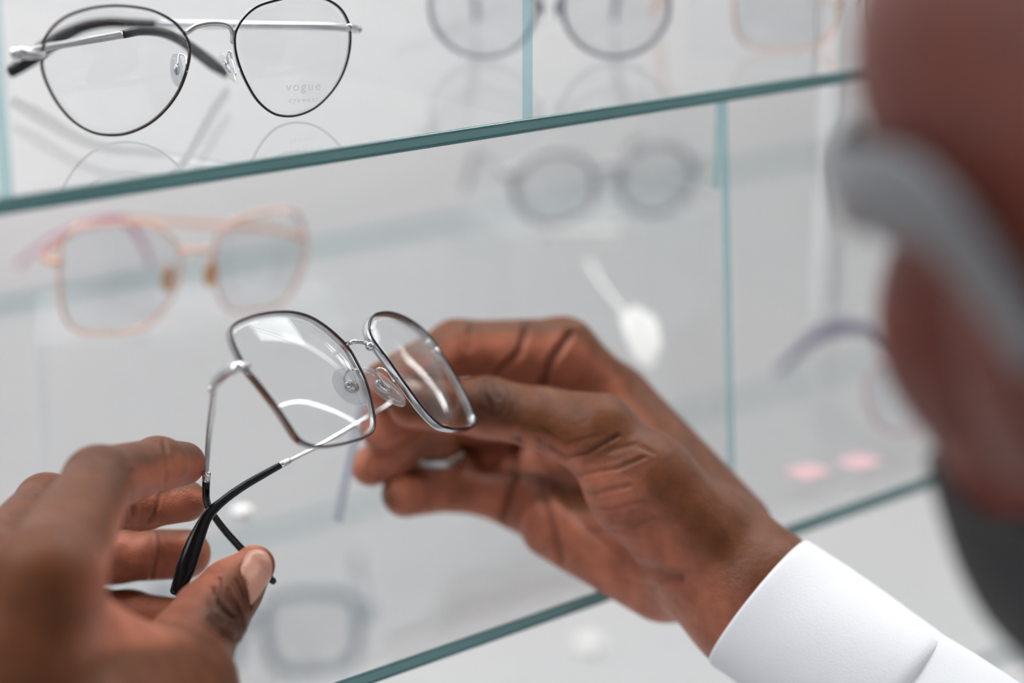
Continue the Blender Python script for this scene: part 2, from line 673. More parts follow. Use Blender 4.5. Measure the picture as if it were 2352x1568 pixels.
lens_l = z4([(318, 175), (340, 145), (400, 115), (480, 93), (560, 84), (640, 88), (720, 112), (790, 155), (850, 205),
             (905, 262), (950, 340), (985, 410), (1012, 490), (1030, 570), (1038, 640), (1028, 680), (990, 708), (930, 730),
             (850, 748), (770, 756), (700, 745), (655, 715), (610, 650), (560, 575), (505, 500), (450, 430), (395, 365),
             (350, 280), (325, 220)])
lens_r = z4([(1006, 170), (1015, 125), (1040, 98), (1090, 88), (1140, 95), (1190, 115), (1245, 148), (1290, 188),
             (1340, 245), (1385, 320), (1430, 395), (1470, 465), (1505, 535), (1532, 600), (1538, 635), (1520, 660),
             (1475, 669), (1420, 668), (1370, 655), (1325, 620), (1270, 560), (1215, 485), (1160, 410), (1105, 330),
             (1055, 265), (1020, 215)])
L3 = planar(lens_l, zl)
R3 = planar(lens_r, zr)
nl = newell(L3)
nl = nl if nl.dot(CF) < 0 else -nl
nr = newell(R3)
nr = nr if nr.dot(CF) < 0 else -nr
L3, R3 = domed(L3, nl), domed(R3, nr)
g = empty('eyeglasses', P(830, 800, 0.755), 'thin silver and dark bronze cat-eye eyeglasses held between both hands', 'eyeglasses')
rim_obj(L3, nl, 0.0012, 0.0030, [M_BRONZE, M_SILVER], g)
rim_obj(R3, nr, 0.0012, 0.0034, [M_BLACKEN, M_SILVER], g)
lens_obj(L3, nl, 0.0030, 0.0012, M_LENS, g)
lens_obj(R3, nr, 0.0030, 0.0012, M_LENS, g)
bp = [P(795, 791, zl(795, 791)), P(808, 785, .7555), P(825, 784, .758), P(840, 788, .760), P(850, 797, zr(850, 797) + .001)]
tube('bridge', bp, (0.0019, 0.0019), nl, M_SILVER, g, 24, 12, 2)
link_mesh('bridge_joint', *ball_data(P(849, 795, zr(849, 795)), camdir(1, 0, 0) * .0018, camdir(0, 1, 0) * .0018, camdir(0, 0, 1) * .0016), [M_SILVER], g)


def dirp(x0, y0, z0, x1, y1, z1):
    return P(x1, y1, z1) - P(x0, y0, z0)


pad_obj(P(808, 888, .7615), dirp(788, 862, .757, 830, 915, .764) * .76, dirp(808, 888, .76, 845, 868, .765) * .85, camdir(.25, -.25, -1) * .0013,
        M_CLEAR, g, [P(836, 868, zl(836, 868)), P(822, 850, .759), P(800, 851, .761), P(790, 870, .761), P(797, 886, .7605)], M_SILVER)
pad_obj(P(880, 888, .7745), dirp(838, 852, .770, 925, 923, .778) * .60, dirp(880, 888, .774, 868, 908, .771) * .95, camdir(.6, -.3, -.7) * .0012,
        M_CLEAR, g, [P(905, 876, zr(905, 876)), P(888, 852, .770), P(871, 845, .771), P(862, 852, .772), P(874, 870, .7725), P(884, 885, .773)], M_SILVER)
# hinge blocks
tube('end_piece', [P(566, 838, zl(566, 838)), P(548, 842, .706), P(528, 850, .707), P(505, 868, .7105), P(489, 890, .715)],
     [(0.0036, 0.0028), (0.0036, 0.0028), (0.0040, 0.0028), (0.0044, .0030), (0.0034, 0.0026)], camdir(.2, -.5, -.8), M_SILVER, g, 24, 12, 3.5)
link_mesh('hinge_screw', *ball_data(P(487, 893, .715), camdir(1, 0, 0) * .0016, camdir(0, 1, 0) * .0016, camdir(0, 0, 1) * .0016), [M_CHROME], g)
er = [P(1000, 805, zr(1000, 805)), P(1010, 818, .818), P(1012, 826, .822), P(1004, 834, .828)]
tube('end_piece', er, [(0.003, 0.003), (0.0042, 0.0034), (0.0036, 0.003)], camdir(0, -.5, -.8), M_SILVER, g, 16)
link_mesh('hinge_screw', *ball_data(P(982, 786, zr(982, 786) - .001), camdir(1, 0, 0) * .0012, camdir(0, 1, 0) * .0012, camdir(0, 0, 1) * .0012), [M_CHROME], g)
# temples
tl = tube('temple', [P(490, 900, .716), P(487, 940, .727), P(481, 990, .739), P(477, 1040, .749), P(474, 1092, .757)],
          [(0.0021, 0.0022), (0.0026, .0016), (.0022, .0014), (.0016, .0014)], camdir(.4, 0, -1), M_SILVER, g, 40)
tt = tube('temple_tip', [P(474.5, 1092, .757), P(473, 1125, .762), P(476, 1155, .768), P(492, 1185, .776), P(520, 1222, .782), P(545, 1250, .786), P(590, 1298, .789), P(628, 1335, .790)],
          [(0.0030, 0.0030), (0.0029, .0032), (.0027, .0034), (.0030, .0034), (.0032, .003), (.0028, .0028)], camdir(.3, 0, -1), M_BLACK, tl, 60, 12, 2.5)
tube('tip_collar', [P(474.5, 1087, .7562), P(474.2, 1100, .758)], (0.0034, 0.0034), camdir(.3, 0, -1), M_CHROME, tl, 6, 12, 2)
tr_ = tube('temple', [P(1004, 832, .828), P(950, 880, .845), P(895, 926, .836), P(830, 965, .817), P(740, 1018, .797), P(648, 1066, .7805)],
           [(0.0018, 0.0016), (0.0020, .0014), (.0022, .0014), (.0018, .0014)], camdir(.0, -.6, -1), M_SILVER, g, 60)
tube('temple_tip', [P(648, 1066, .7805), P(610, 1087, .776), P(560, 1116, .7705), P(515, 1148, .765), P(478, 1183, .7605), P(455, 1228, .757), P(436, 1278, .754), P(418, 1328, .752), P(404, 1362, .751)],
     [(0.0026, .0028), (.0030, .0030), (.0032, .0032), (.0034, .0034), (.0046, .003), (.0068, .003), (.0078, .003), (.0050, .0026)], camdir(-.2, 0, -1), M_BLACK, tr_, 80, 12, 2.5)
tube('tip_collar', [P(661, 1059, .7825), P(645, 1067.5, .780)], (0.0031, 0.0031), camdir(0, -.6, -1), M_CHROME, tr_, 6, 12, 2)


# ---- the round pair on the upper shelf -----------------------------------
def z1(lst):
    return [(x / 2.6133, y / 2.6133) for x, y in lst]


def zs(x, y):
    return 0.735 + 0.0000965 * (x - 265) + 0.00005 * (y - 160)


cl = z1([(250, 330), (290, 200), (380, 110), (500, 60), (640, 36), (780, 38), (920, 65), (1040, 130), (1110, 210), (1138, 300), (1120, 420),
         (1070, 550), (980, 670), (880, 750), (760, 800), (660, 810), (560, 795), (450, 735), (360, 640), (290, 520), (255, 420)])
crr = z1([(1410, 200), (1450, 120), (1530, 45), (1650, 2), (1790, -22), (1940, -10), (2040, 50), (2090, 140), (2100, 240), (2082, 360),
          (2040, 470), (1970, 570), (1880, 650), (1790, 688), (1720, 696), (1640, 680), (1550, 610), (1480, 500), (1430, 380), (1408, 280)])
cl3, cr3 = planar(cl, zs), planar(crr, zs)
n1 = newell(cl3)
n1 = n1 if n1.dot(CF) < 0 else -n1
cl3, cr3 = domed(cl3, n1), domed(cr3, n1)
g1 = empty('eyeglasses', P(470, 290, .76), 'round silver and black wire eyeglasses standing open on the upper shelf', 'eyeglasses')
rim_obj(cl3, n1, 0.0010, 0.0016, [M_BRONZE, M_BRONZE], g1)
rim_obj(cr3, n1, 0.0010, 0.0018, [M_BLACKEN, M_SILVER], g1)
lens_obj(cl3, n1, 0.002, 0.0012, M_LENS, g1)
lens_r1 = lens_obj(cr3, n1, 0.002, 0.0012, M_LENS, g1)


def pz(lst, dz=0.0):
    return [P(x, y, zs(x, y) + dz) for x, y in z1(lst)]


tube('bridge', pz([(1122, 195), (1180, 158), (1280, 140), (1365, 152), (1396, 195), (1397, 255)], -.0005), (0.0021, 0.0016), n1, M_SILVER, g1, 30, 10, 2)
b2 = z1([(1068, 390)])[0]
pad_obj(P(406, 160, .752), dirp(404, 120, .752, 412, 200, .752) * .5, dirp(395, 160, .75, 425, 155, .757) * .5, camdir(.1, 0, -1) * .001, M_CLEAR, g1,
        [P(430, 165, zs(430, 165)), P(425, 128, .755), P(412, 125, .756), P(408, 148, .753)], M_SILVER)
pad_obj(P(523, 155, .768), dirp(503, 118, .766, 543, 191, .768) * .5, dirp(516, 156, .767, 530, 150, .772) * .6, camdir(-.6, 0, -.8) * .0009, M_CLEAR, g1,
        [P(541, 170, zs(541, 170)), P(533, 140, .768), P(527, 117, .769), P(522, 122, .769), P(524, 145, .768)], M_SILVER)
tube('end_piece', [P(97, 126, zs(97, 126)), P(75, 124, .712), P(44, 121, .708), P(40, 124, .712)], [(.0024, .004), (.004, .0045), (.005, .005)], n1, M_SILVER, g1, 16)
tube('end_piece', [P(801, 62, zs(801, 62)), P(812, 66, .788), P(824, 68, .791)], [(.003, .003), (.0036, .0036), (.003, .003)], n1, M_SILVER, g1, 16)
t_ = tube('temple', [P(46, 122, .711), P(100, 110, .724), P(190, 95, .748), P(283, 79, .772)], [(.0032, .0014), (.0030, .0012), (.0034, .0012)], camdir(.7, 0, -.7), M_SILVER, g1, 30, 10, 4)
tube('temple_tip', [P(283, 79, .772), P(320, 72, .782), P(367, 74, .796), P(410, 90, .812), P(455, 122, .832), P(490, 148, .85), P(520, 168, .862)],
     [(.0034, .002), (.0036, .0022), (.004, .0024), (.0044, .0026), (.0054, .0028), (.006, .0028), (.0044, .0024)], camdir(.7, 0, -.7), M_BLACK, t_, 60, 12, 2.6)
t_ = tube('temple', [P(815, 66, .789), P(780, 62, .794), P(600, 58, .813), P(355, 55, .837)], [(.0034, .0014), (.0032, .0012), (.0034, .0012)], camdir(-.3, 0, -1), M_SILVER, g1, 30, 10, 4)
tube('temple_tip', [P(356, 55, .837), P(300, 53, .841), P(245, 52, .844), P(190, 62, .847), P(140, 85, .849), P(90, 120, .850), P(45, 152, .850), P(22, 166, .850)],
     [(.0036, .002), (.0040, .0022), (.0044, .0024), (.005, .0026), (.0066, .0028), (.0076, .0028), (.0054, .0024)], camdir(-.3, 0, -1), M_BLACK, t_, 60, 12, 2.6)


def lens_text(body, x, y, size, parent):
    cu = bpy.data.curves.new('lens_print', 'FONT')
    cu.body = body
    cu.size = size
    cu.align_x = 'CENTER'
    cu.align_y = 'CENTER'
    cu.space_character = 1.25
    cu.extrude = 0.00003
    cu.materials.append(M_PRINT)
    tmp = bpy.data.objects.new('lens_print_outline', cu)
    C.objects.link(tmp)
    bpy.context.view_layer.update()
    me = bpy.data.meshes.new_from_object(tmp.evaluated_get(bpy.context.evaluated_depsgraph_get()))
    bpy.data.objects.remove(tmp)
    o = bpy.data.objects.new('lens_print', me)
    C.objects.link(o)
    zax = n1
    xax = (P(x + 60, y, zs(x + 60, y)) - P(x - 60, y, zs(x - 60, y))).normalized()
    yax = zax.cross(xax).normalized()
    m = Matrix((xax, yax, zax)).transposed().to_4x4()
    m.translation = P(x, y, zs(x, y)) + n1 * 0.0026
    o.matrix_world = m
    o.parent = parent
    return o


lens_text('vogue', 690, 196, 0.0052, lens_r1)
lens_text('eyewear', 690, 226, 0.0031, lens_r1)


# ---- background pairs built in their own frame ---------------------------
def shape_round(a, b, n=20):
    return [(a * math.cos(2 * math.pi * k / n), b * math.sin(2 * math.pi * k / n) * (1.0)) for k in range(n)]


def shape_square(a, b, flare=0.06, n=28, pw=3.4):
    o = []
    for k in range(n):
        t = 2 * math.pi * k / n
        c, s = math.cos(t), math.sin(t)
        x = math.copysign(abs(c) ** (2 / pw), c) * a
        y = math.copysign(abs(s) ** (2 / pw), s) * b
        o.append((x * (1 + flare * y / b), y))
    return o


def background_pair(loc, right, label, shape, gap, mats, w, h, tmat, tipmat, open_in=12, tlen=.1, tipw=.004, roll=0, padmat=None, lensmat=None, tilt=0.0):
    """loc: bottom centre of the front; right: direction from left lens to right lens; the temples go behind"""
    root = empty('eyeglasses', loc, label, 'eyeglasses', 'eyeglasses displayed on the glass shelves')
    X = Vector(right).normalized()
    Y = Vector((-X.y, X.x, 0)).normalized()
    Y = Y if Y.dot(CF) > 0 else -Y
    if tilt:
        Zt = (Z * math.cos(tilt) + Y * math.sin(tilt)).normalized()
    else:
        Zt = Z
    nrm = X.cross(Zt).normalized()
    nrm = nrm if nrm.dot(CF) < 0 else -nrm
    b = max(p[1] for p in shape)
    a = max(p[0] for p in shape)
    loc = Vector(loc)

    def Q(x, z, y=0.0):
        return loc + X * x + Zt * z + Y * y
    zc = b + h * .3 + w / 2
    for s in (-1, 1):
        cx = s * (a + gap / 2)
        out = [Q(cx + s * p[0], zc + p[1], abs(p[0] + a) * .08) for p in shape]
        rim_obj(out, nrm, w, h, mats, root, 64)
        lens_obj(out, nrm, .0015, .0012, lensmat or M_LENSFAR, root, 40, 6)
    zb = zc + b * .35
    tube('bridge', [Q(-gap / 2 - .001, zb), Q(-gap / 4, zb + .002), Q(gap / 4, zb + .002), Q(gap / 2 + .001, zb)], (w * 1.2, w), nrm, mats[0], root, 14, 8)
    for s in (-1, 1):
        xx = s * (gap / 2 - .002)
        pad_obj(Q(xx, zc - .001, .005), Zt * .0065, Y * .003 + X * (s * .002), X * .001, padmat or M_CLEAR, root,
                [Q(s * gap / 2, zc + .002, .001), Q(s * (gap / 2 - .001), zc + .004, .004), Q(xx, zc, .0045)], mats[0])
        xo = s * (2 * a + gap / 2)
        ha = zc + b * .45
        tube('end_piece', [Q(xo, ha, .004), Q(xo + s * .004, ha, .006), Q(xo + s * .005, ha, .012)], (w * 1.6, w * 1.6), Zt, mats[-1], root, 10, 8)
        tin = -s * math.tan(math.radians(open_in)) * tlen
        tm = tube('temple', [Q(xo + s * .005, ha, .011), Q(xo + s * .005 + tin * .5, ha + .001, .011 + tlen * .5), Q(xo + s * .005 + tin, ha, .011 + tlen)],
                  [(w * 1.5, .0028)], X, tmat, root, 16, 8) if False else \
            tube('temple', [Q(xo + s * .005, ha, .011), Q(xo + s * .005 + tin * .5, ha + .001, .011 + tlen * .5), Q(xo + s * .005 + tin, ha, .011 + tlen)],
                 (0.003, 0.0016), X, tmat, root, 16, 8)
        x1 = xo + s * .005 + tin
        y1 = .011 + tlen
        tube('temple_tip', [Q(x1, ha, y1), Q(x1 + tin * .2, ha - .003, y1 + .014), Q(x1 + tin * .35, ha - .018, y1 + .026), Q(x1 + tin * .4, max(.003, ha - .036), y1 + .036)],
             [(tipw, .0022), (tipw * 1.3, .0026), (tipw * 1.5, .0026), (tipw, .002)], X, tipmat, tm, 24, 8)
    return root


def shelf_at(x, y, h):
    return on_height(x, y, h)


def yawdir(deg):
    a = math.radians(deg)
    return Vector((math.cos(a), math.sin(a), 0))


# ------------------------------------------------------------------ implicit skin modelling
def smin(a, b, k):
    h = np.clip(0.5 + 0.5 * (b - a) / k, 0, 1)
    return b + (a - b) * h - k * h * (1 - h)


def cone_d(p, pr):
    a, b, ra, rb = pr[:4]
    ab = b - a
    t = np.clip(((p - a) @ ab) / max(ab @ ab, 1e-12), 0, 1)
    q = p - a - t[:, None] * ab
    return np.sqrt((q * q).sum(1)) - (ra + t * (rb - ra))


def ell_d(p, pr):
    c, Rm, rad = pr[1:4]
    q = (p - c) @ Rm.T / rad
    k0 = np.sqrt((q * q).sum(1))
    k1 = np.sqrt(((q / rad) ** 2).sum(1)) + 1e-9
    return k0 * (k0 - 1) / k1


def prim_d(p, pr):
    return ell_d(p, pr) if isinstance(pr[0], str) else cone_d(p, pr)


def chain_sdf(p, prims, k):
    d = None
    for pr in prims:
        e = prim_d(p, pr)
        d = e if d is None else smin(d, e, k)
    return d


class Body:
    def __init__(self, palm, limbs, kp=0.010, kl=0.003, kj=0.006, ks=0.0008):
        self.palm, self.limbs, self.kp, self.kl, self.kj, self.ks = palm, limbs, kp, kl, kj, ks

    def __call__(self, p):
        base = chain_sdf(p, self.palm, self.kp)
        d = base
        for lb in self.limbs:
            e = smin(chain_sdf(p, lb, self.kl), base, self.kj)
            d = smin(d, e, self.ks)
        return d

    def bounds(self, m=0.006):
        lo = np.full(3, 1e9)
        hi = -lo
        for pr in self.palm + [q for lb in self.limbs for q in lb]:
            if isinstance(pr[0], str):
                r = max(pr[3])
                lo = np.minimum(lo, pr[1] - r)
                hi = np.maximum(hi, pr[1] + r)
            else:
                for c, r in ((pr[0], pr[2]), (pr[1], pr[3])):
                    lo = np.minimum(lo, c - r)
                    hi = np.maximum(hi, c + r)
        return lo - m, hi + m


def polygonise(fn, lo, hi, h, clip=None):
    B = 8
    nb = np.ceil((hi - lo) / (h * B)).astype(int)
    shape = nb * B + 1
    vol = np.full(shape, 1.0, np.float32)
    bi = np.indices(nb).reshape(3, -1).T
    cen = lo + (bi + 0.5) * B * h
    dc = fn(cen)
    act = np.abs(dc) < B * h * 0.87 * 1.5 + 0.004
    inside = (~act) & (dc < 0)
    for b in bi[inside]:
        x, y, z = b * B
        vol[x:x + B + 1, y:y + B + 1, z:z + B + 1] = -1.0
    loc = np.indices((B + 1,) * 3).reshape(3, -1).T
    ab = bi[act]
    step = 300
    for s in range(0, len(ab), step):
        blk = ab[s:s + step]
        pts = lo + ((blk * B)[:, None, :] + loc[None]).reshape(-1, 3) * h
        d = fn(pts).reshape(len(blk), B + 1, B + 1, B + 1)
        for b, dd in zip(blk, d):
            x, y, z = b * B
            vol[x:x + B + 1, y:y + B + 1, z:z + B + 1] = dd
    s = vol < 0
    c = [s[i:shape[0] - 1 + i, j:shape[1] - 1 + j, k:shape[2] - 1 + k] for i in (0, 1) for j in (0, 1) for k in (0, 1)]
    cnt = sum(x.astype(np.int8) for x in c)
    mask = (cnt > 0) & (cnt < 8)
    idx = np.argwhere(mask)
    vid = np.full(mask.shape, -1, np.int32)
    vid[mask] = np.arange(len(idx))
    corner = {}
    for i in (0, 1):
        for j in (0, 1):
            for k in (0, 1):
                corner[(i, j, k)] = vol[idx[:, 0] + i, idx[:, 1] + j, idx[:, 2] + k]
    acc = np.zeros((len(idx), 3))
    n = np.zeros(len(idx))
    for ax in range(3):
        for u in (0, 1):
            for v in (0, 1):
                a = [0, 0, 0]
                o = [q for q in range(3) if q != ax]
                a[o[0]], a[o[1]] = u, v
                b = list(a)
                b[ax] = 1
                va, vb = corner[tuple(a)], corner[tuple(b)]
                cr_ = (va < 0) != (vb < 0)
                t = np.where(cr_, va / np.where(cr_, va - vb, 1), 0)
                pos = np.tile(np.array(a, float), (len(idx), 1))
                pos[:, ax] = t
                acc += pos * cr_[:, None]
                n += cr_
    verts = lo + (idx + acc / n[:, None]) * h
    quads = []
    for ax in range(3):
        o = [(ax + 1) % 3, (ax + 2) % 3]
        sl0 = [slice(None)] * 3
        sl1 = [slice(None)] * 3
        sl0[ax] = slice(0, shape[ax] - 1)
        sl1[ax] = slice(1, shape[ax])
        e = s[tuple(sl0)] != s[tuple(sl1)]
        for q in o:
            sl = [slice(None)] * 3
            sl[q] = slice(0, 1)
            e[tuple(sl)] = False
            sl[q] = slice(e.shape[q] - 1, None)
            e[tuple(sl)] = False
        p = np.argwhere(e)
        flip = s[p[:, 0], p[:, 1], p[:, 2]]

        def cell(du, dv):
            q = p.copy()
            q[:, o[0]] -= du
            q[:, o[1]] -= dv
            return vid[q[:, 0], q[:, 1], q[:, 2]]
        qd = np.stack([cell(1, 1), cell(0, 1), cell(0, 0), cell(1, 0)], 1)
        qd[~flip] = qd[~flip][:, ::-1]
        quads.append(qd)
    quads = np.concatenate(quads)
    quads = quads[(quads >= 0).all(1)]
    return verts, quads


def grad(fn, p, e=0.0004):
    g_ = np.zeros_like(p)
    for i in range(3):
        d = np.zeros(3)
        d[i] = e
        g_[:, i] = fn(p + d) - fn(p - d)
    return g_ / (np.linalg.norm(g_, axis=1, keepdims=True) + 1e-12)


def npP(x, y, z):
    return np.array(P(x, y, z))


def chain(pts, palmar=(0, 0, 0), back=0):
    """pts: (px, py, Z, r_px) -> cone prims with palmar direction"""
    out = []
    pd = np.array(camdir(*palmar)) if any(palmar) else np.zeros(3)
    for a, b in zip(pts[:-1], pts[1:]):
        out.append((npP(*a[:3]), npP(*b[:3]), a[3] * a[2] / FPX, b[3] * b[2] / FPX, pd, back))
    return out


BACK = np.array([0.145, 0.047, 0.017])
BACKD = np.array([0.062, 0.024, 0.015])
PALM = np.array([0.46, 0.16, 0.095])
NAIL = np.array([0.62, 0.33, 0.26])


def skin_colour(body, p, n, spots=()):
    prims = body.palm + [q for lb in body.limbs for q in lb]
    w = np.zeros(len(p))
    s = np.zeros(len(p))
    for pr in prims:
        if len(pr) < 6 or not np.any(pr[4]):
            continue
        d = prim_d(p, pr)
        wt = np.exp(-np.maximum(d, 0) / 0.0025) + 1e-9
        w += wt
        s += wt * (n @ pr[4])
    s = s / np.maximum(w, 1e-9)
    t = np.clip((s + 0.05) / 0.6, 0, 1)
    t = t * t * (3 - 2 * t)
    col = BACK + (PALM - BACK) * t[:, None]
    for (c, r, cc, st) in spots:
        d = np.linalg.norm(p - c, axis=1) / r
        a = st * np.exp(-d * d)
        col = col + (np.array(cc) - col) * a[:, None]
    return col


def polydist(px, py, poly):
    d = np.full(len(px), 1e9)
    for (x0, y0), (x1, y1) in zip(poly[:-1], poly[1:]):
        dx, dy = x1 - x0, y1 - y0
        t = np.clip(((px - x0) * dx + (py - y0) * dy) / (dx * dx + dy * dy), 0, 1)
        d = np.minimum(d, np.hypot(px - x0 - t * dx, py - y0 - t * dy))
    return d


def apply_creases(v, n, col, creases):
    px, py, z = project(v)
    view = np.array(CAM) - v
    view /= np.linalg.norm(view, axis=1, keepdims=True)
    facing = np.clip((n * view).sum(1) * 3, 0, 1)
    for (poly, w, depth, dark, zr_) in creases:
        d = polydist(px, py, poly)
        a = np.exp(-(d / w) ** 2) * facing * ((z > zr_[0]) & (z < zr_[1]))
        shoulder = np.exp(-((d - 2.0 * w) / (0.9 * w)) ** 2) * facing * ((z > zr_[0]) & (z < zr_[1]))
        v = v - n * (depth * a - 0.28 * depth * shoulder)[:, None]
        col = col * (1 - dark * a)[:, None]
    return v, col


# ---- left hand ------------------------------------------------------------
LH = Body(
    palm=chain([(-40, 1760, .60, 180), (95, 1350, .612, 138)], (.6, .1, .75))
    + chain([(-110, 1750, .66, 170), (-40, 1345, .665, 118)], (.6, .1, .75))
    + chain([(-60, 1700, .72, 140), (60, 1390, .745, 95)], (.6, .1, .75))
    + chain([(0, 1700, .73, 130), (110, 1460, .765, 80)], (.6, .1, .75))
    + chain([(105, 1440, .625, 125), (390, 1610, .69, 120)], (.9, -.2, .6))
    + chain([(150, 1720, .62, 220), (395, 1590, .69, 148)], (-.2, -.2, .9))
    + chain([(-100, 2050, .56, 230), (20, 1780, .61, 200)], (.6, .1, .75)),
    limbs=[
        chain([(98, 1345, .612, 128), (226, 1106, .70, 80), (362, 1066, .742, 60), (422, 1064, .757, 50)], (.35, .75, -.35)),
        chain([(-40, 1345, .665, 110), (106, 1158, .745, 68), (325, 1158, .787, 56), (428, 1150, .783, 48)], (.3, .6, -.7)),
        chain([(60, 1390, .745, 80), (150, 1285, .79, 70), (265, 1275, .812, 62), (427, 1272, .805, 57)], (.2, .3, -.9)),
        chain([(110, 1460, .765, 70), (200, 1410, .80, 60), (300, 1412, .81, 54), (390, 1418, .80, 47)], (.2, .1, -.9)),
        chain([(380, 1615, .688, 148), (432, 1492, .712, 100), (482, 1415, .727, 84), (530, 1356, .735, 70), (584, 1299, .74, 48)], (-.75, -.65, .15)),
    ], kp=.010, kl=.004, kj=.008)

lspots = [
    (npP(505, 1440, .712), .011, BACKD, .75), (npP(535, 1400, .717), .008, BACKD, .8), (npP(565, 1365, .725), .004, BACKD * .7, .8),
    (npP(240, 1060, .69), .014, BACKD, .45), (npP(430, 1560, .69), .02, BACKD * 1.2, .45), (npP(310, 1425, .655), .005, PALM, .5),
    (npP(60, 1480, .58), .03, BACKD * 1.4, .4), (npP(200, 1450, .59), .025, BACK * 1.15, .5), 
    (npP(470, 1320, .725), .012, PALM, .45), (npP(600, 1262, .735), .006, PALM * 1.1, .5),
]
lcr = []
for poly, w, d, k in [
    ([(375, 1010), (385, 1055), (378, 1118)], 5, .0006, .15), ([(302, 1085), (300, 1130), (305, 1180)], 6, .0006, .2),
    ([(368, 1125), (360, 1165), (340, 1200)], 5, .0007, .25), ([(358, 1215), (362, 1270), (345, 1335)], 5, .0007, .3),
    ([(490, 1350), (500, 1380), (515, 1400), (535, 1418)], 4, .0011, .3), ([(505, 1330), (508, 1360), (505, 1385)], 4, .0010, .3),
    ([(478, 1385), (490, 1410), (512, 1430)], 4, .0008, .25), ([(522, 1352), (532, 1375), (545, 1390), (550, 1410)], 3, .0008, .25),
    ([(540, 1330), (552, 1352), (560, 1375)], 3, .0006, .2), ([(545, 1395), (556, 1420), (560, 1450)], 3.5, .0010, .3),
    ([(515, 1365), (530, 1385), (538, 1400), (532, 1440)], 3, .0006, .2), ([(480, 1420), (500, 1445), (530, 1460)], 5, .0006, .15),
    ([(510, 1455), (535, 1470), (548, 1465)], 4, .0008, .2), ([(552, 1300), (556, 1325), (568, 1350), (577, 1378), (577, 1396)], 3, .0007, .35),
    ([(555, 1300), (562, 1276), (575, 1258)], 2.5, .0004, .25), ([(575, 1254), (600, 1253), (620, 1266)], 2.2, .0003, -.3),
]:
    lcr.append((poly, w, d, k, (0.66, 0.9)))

# ---- right hand -----------------------------------------------------------
RH = Body(
    palm=chain([(1650, 1235, .865, 128), (1408, 930, .895, 92)], (-.5, .55, -.65))
    + chain([(1630, 1275, .88, 118), (1330, 1010, .925, 80)], (-.4, .5, -.75))
    + chain([(1590, 1310, .88, 108), (1250, 1090, .925, 78)], (-.4, .4, -.8))
    + chain([(1550, 1325, .868, 98), (1170, 1140, .905, 62)], (-.4, .3, -.85))
    + chain([(1520, 1325, .855, 100), (1270, 1210, .875, 72)], (-.4, .3, -.85))
    + chain([(1372, 1010, .825, 78), (1470, 1110, .822, 118), (1590, 1235, .825, 128)], (-.7, .6, -.1))
    + chain([(1620, 1265, .84, 158), (1745, 1385, .822, 160), (1950, 1533, .806, 140)], (0, 0, 0)),
    limbs=[
        chain([(1408, 930, .895, 84), (1292, 810, .885, 80), (1048, 800, .872, 64), (882, 884, .850, 54)], (-.1, .75, -.75)),
        chain([(1190, 850, .885, 48), (1300, 880, .89, 66), (1408, 930, .895, 80)], (-.1, .75, -.75)),
        chain([(1330, 1010, .925, 78), (1180, 960, .93, 74), (1020, 955, .898, 62), (882, 976, .866, 59)], (-.3, .3, -.9)),
        chain([(1250, 1085, .925, 74), (1080, 1075, .922, 64), (1003, 1098, .888, 56), (1001, 985, .882, 54), (852, 1070, .876, 47)], (-.3, .2, -.9)),
        chain([(1170, 1150, .900, 52), (1050, 1122, .892, 50), (930, 1134, .878, 54)], (.3, .4, -.9)),
        chain([(1372, 1000, .825, 100), (1250, 962, .832, 70), (1120, 936, .842, 68), (945, 930, .842, 54)], (-.2, .9, .3)),
    ], kp=.008, kl=.004, kj=.006)
rspots = [(npP(950, 955, .885), .009, BACKD, .7), (npP(975, 1075, .885), .007, BACKD, .6), (npP(868, 990, .857), .007, PALM * 1.25, .6), (npP(845, 1078, .867), .006, PALM * 1.25, .6), (npP(940, 1150, .868), .006, PALM * 1.2, .6), (npP(960, 1030, .875), .008, BACK, .7), 
    (npP(1130, 915, .825), .011, BACKD, .8), (npP(1000, 915, .825), .012, BACKD, .7), (npP(1250, 920, .815), .015, BACK, .4),
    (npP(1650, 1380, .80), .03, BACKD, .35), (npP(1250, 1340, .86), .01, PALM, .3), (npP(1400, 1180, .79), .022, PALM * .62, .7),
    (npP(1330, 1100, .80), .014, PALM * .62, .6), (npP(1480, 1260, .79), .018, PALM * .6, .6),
    (npP(1010, 1010, .88), .010, BACK, .8), (npP(1000, 1090, .88), .008, BACK, .7), (npP(890, 1150, .87), .005, BACKD, .8),
    (npP(1070, 1120, .88), .007, BACK, .5), (npP(960, 960, .88), .008, BACK, .6), (npP(1320, 730, .88), .012, BACK, .8),
    (npP(1180, 1010, .90), .02, PALM * .8, .4),
]
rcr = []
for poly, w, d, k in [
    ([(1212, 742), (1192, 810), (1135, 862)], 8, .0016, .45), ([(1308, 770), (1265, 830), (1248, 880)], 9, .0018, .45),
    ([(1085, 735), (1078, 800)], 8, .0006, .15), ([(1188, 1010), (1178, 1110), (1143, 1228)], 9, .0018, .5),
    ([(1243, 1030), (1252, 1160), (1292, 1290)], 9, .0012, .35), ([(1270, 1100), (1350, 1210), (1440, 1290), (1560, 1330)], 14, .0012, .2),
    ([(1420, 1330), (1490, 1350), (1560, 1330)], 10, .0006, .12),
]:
    rcr.append((poly, w, d, k, (0.80, 0.96)))
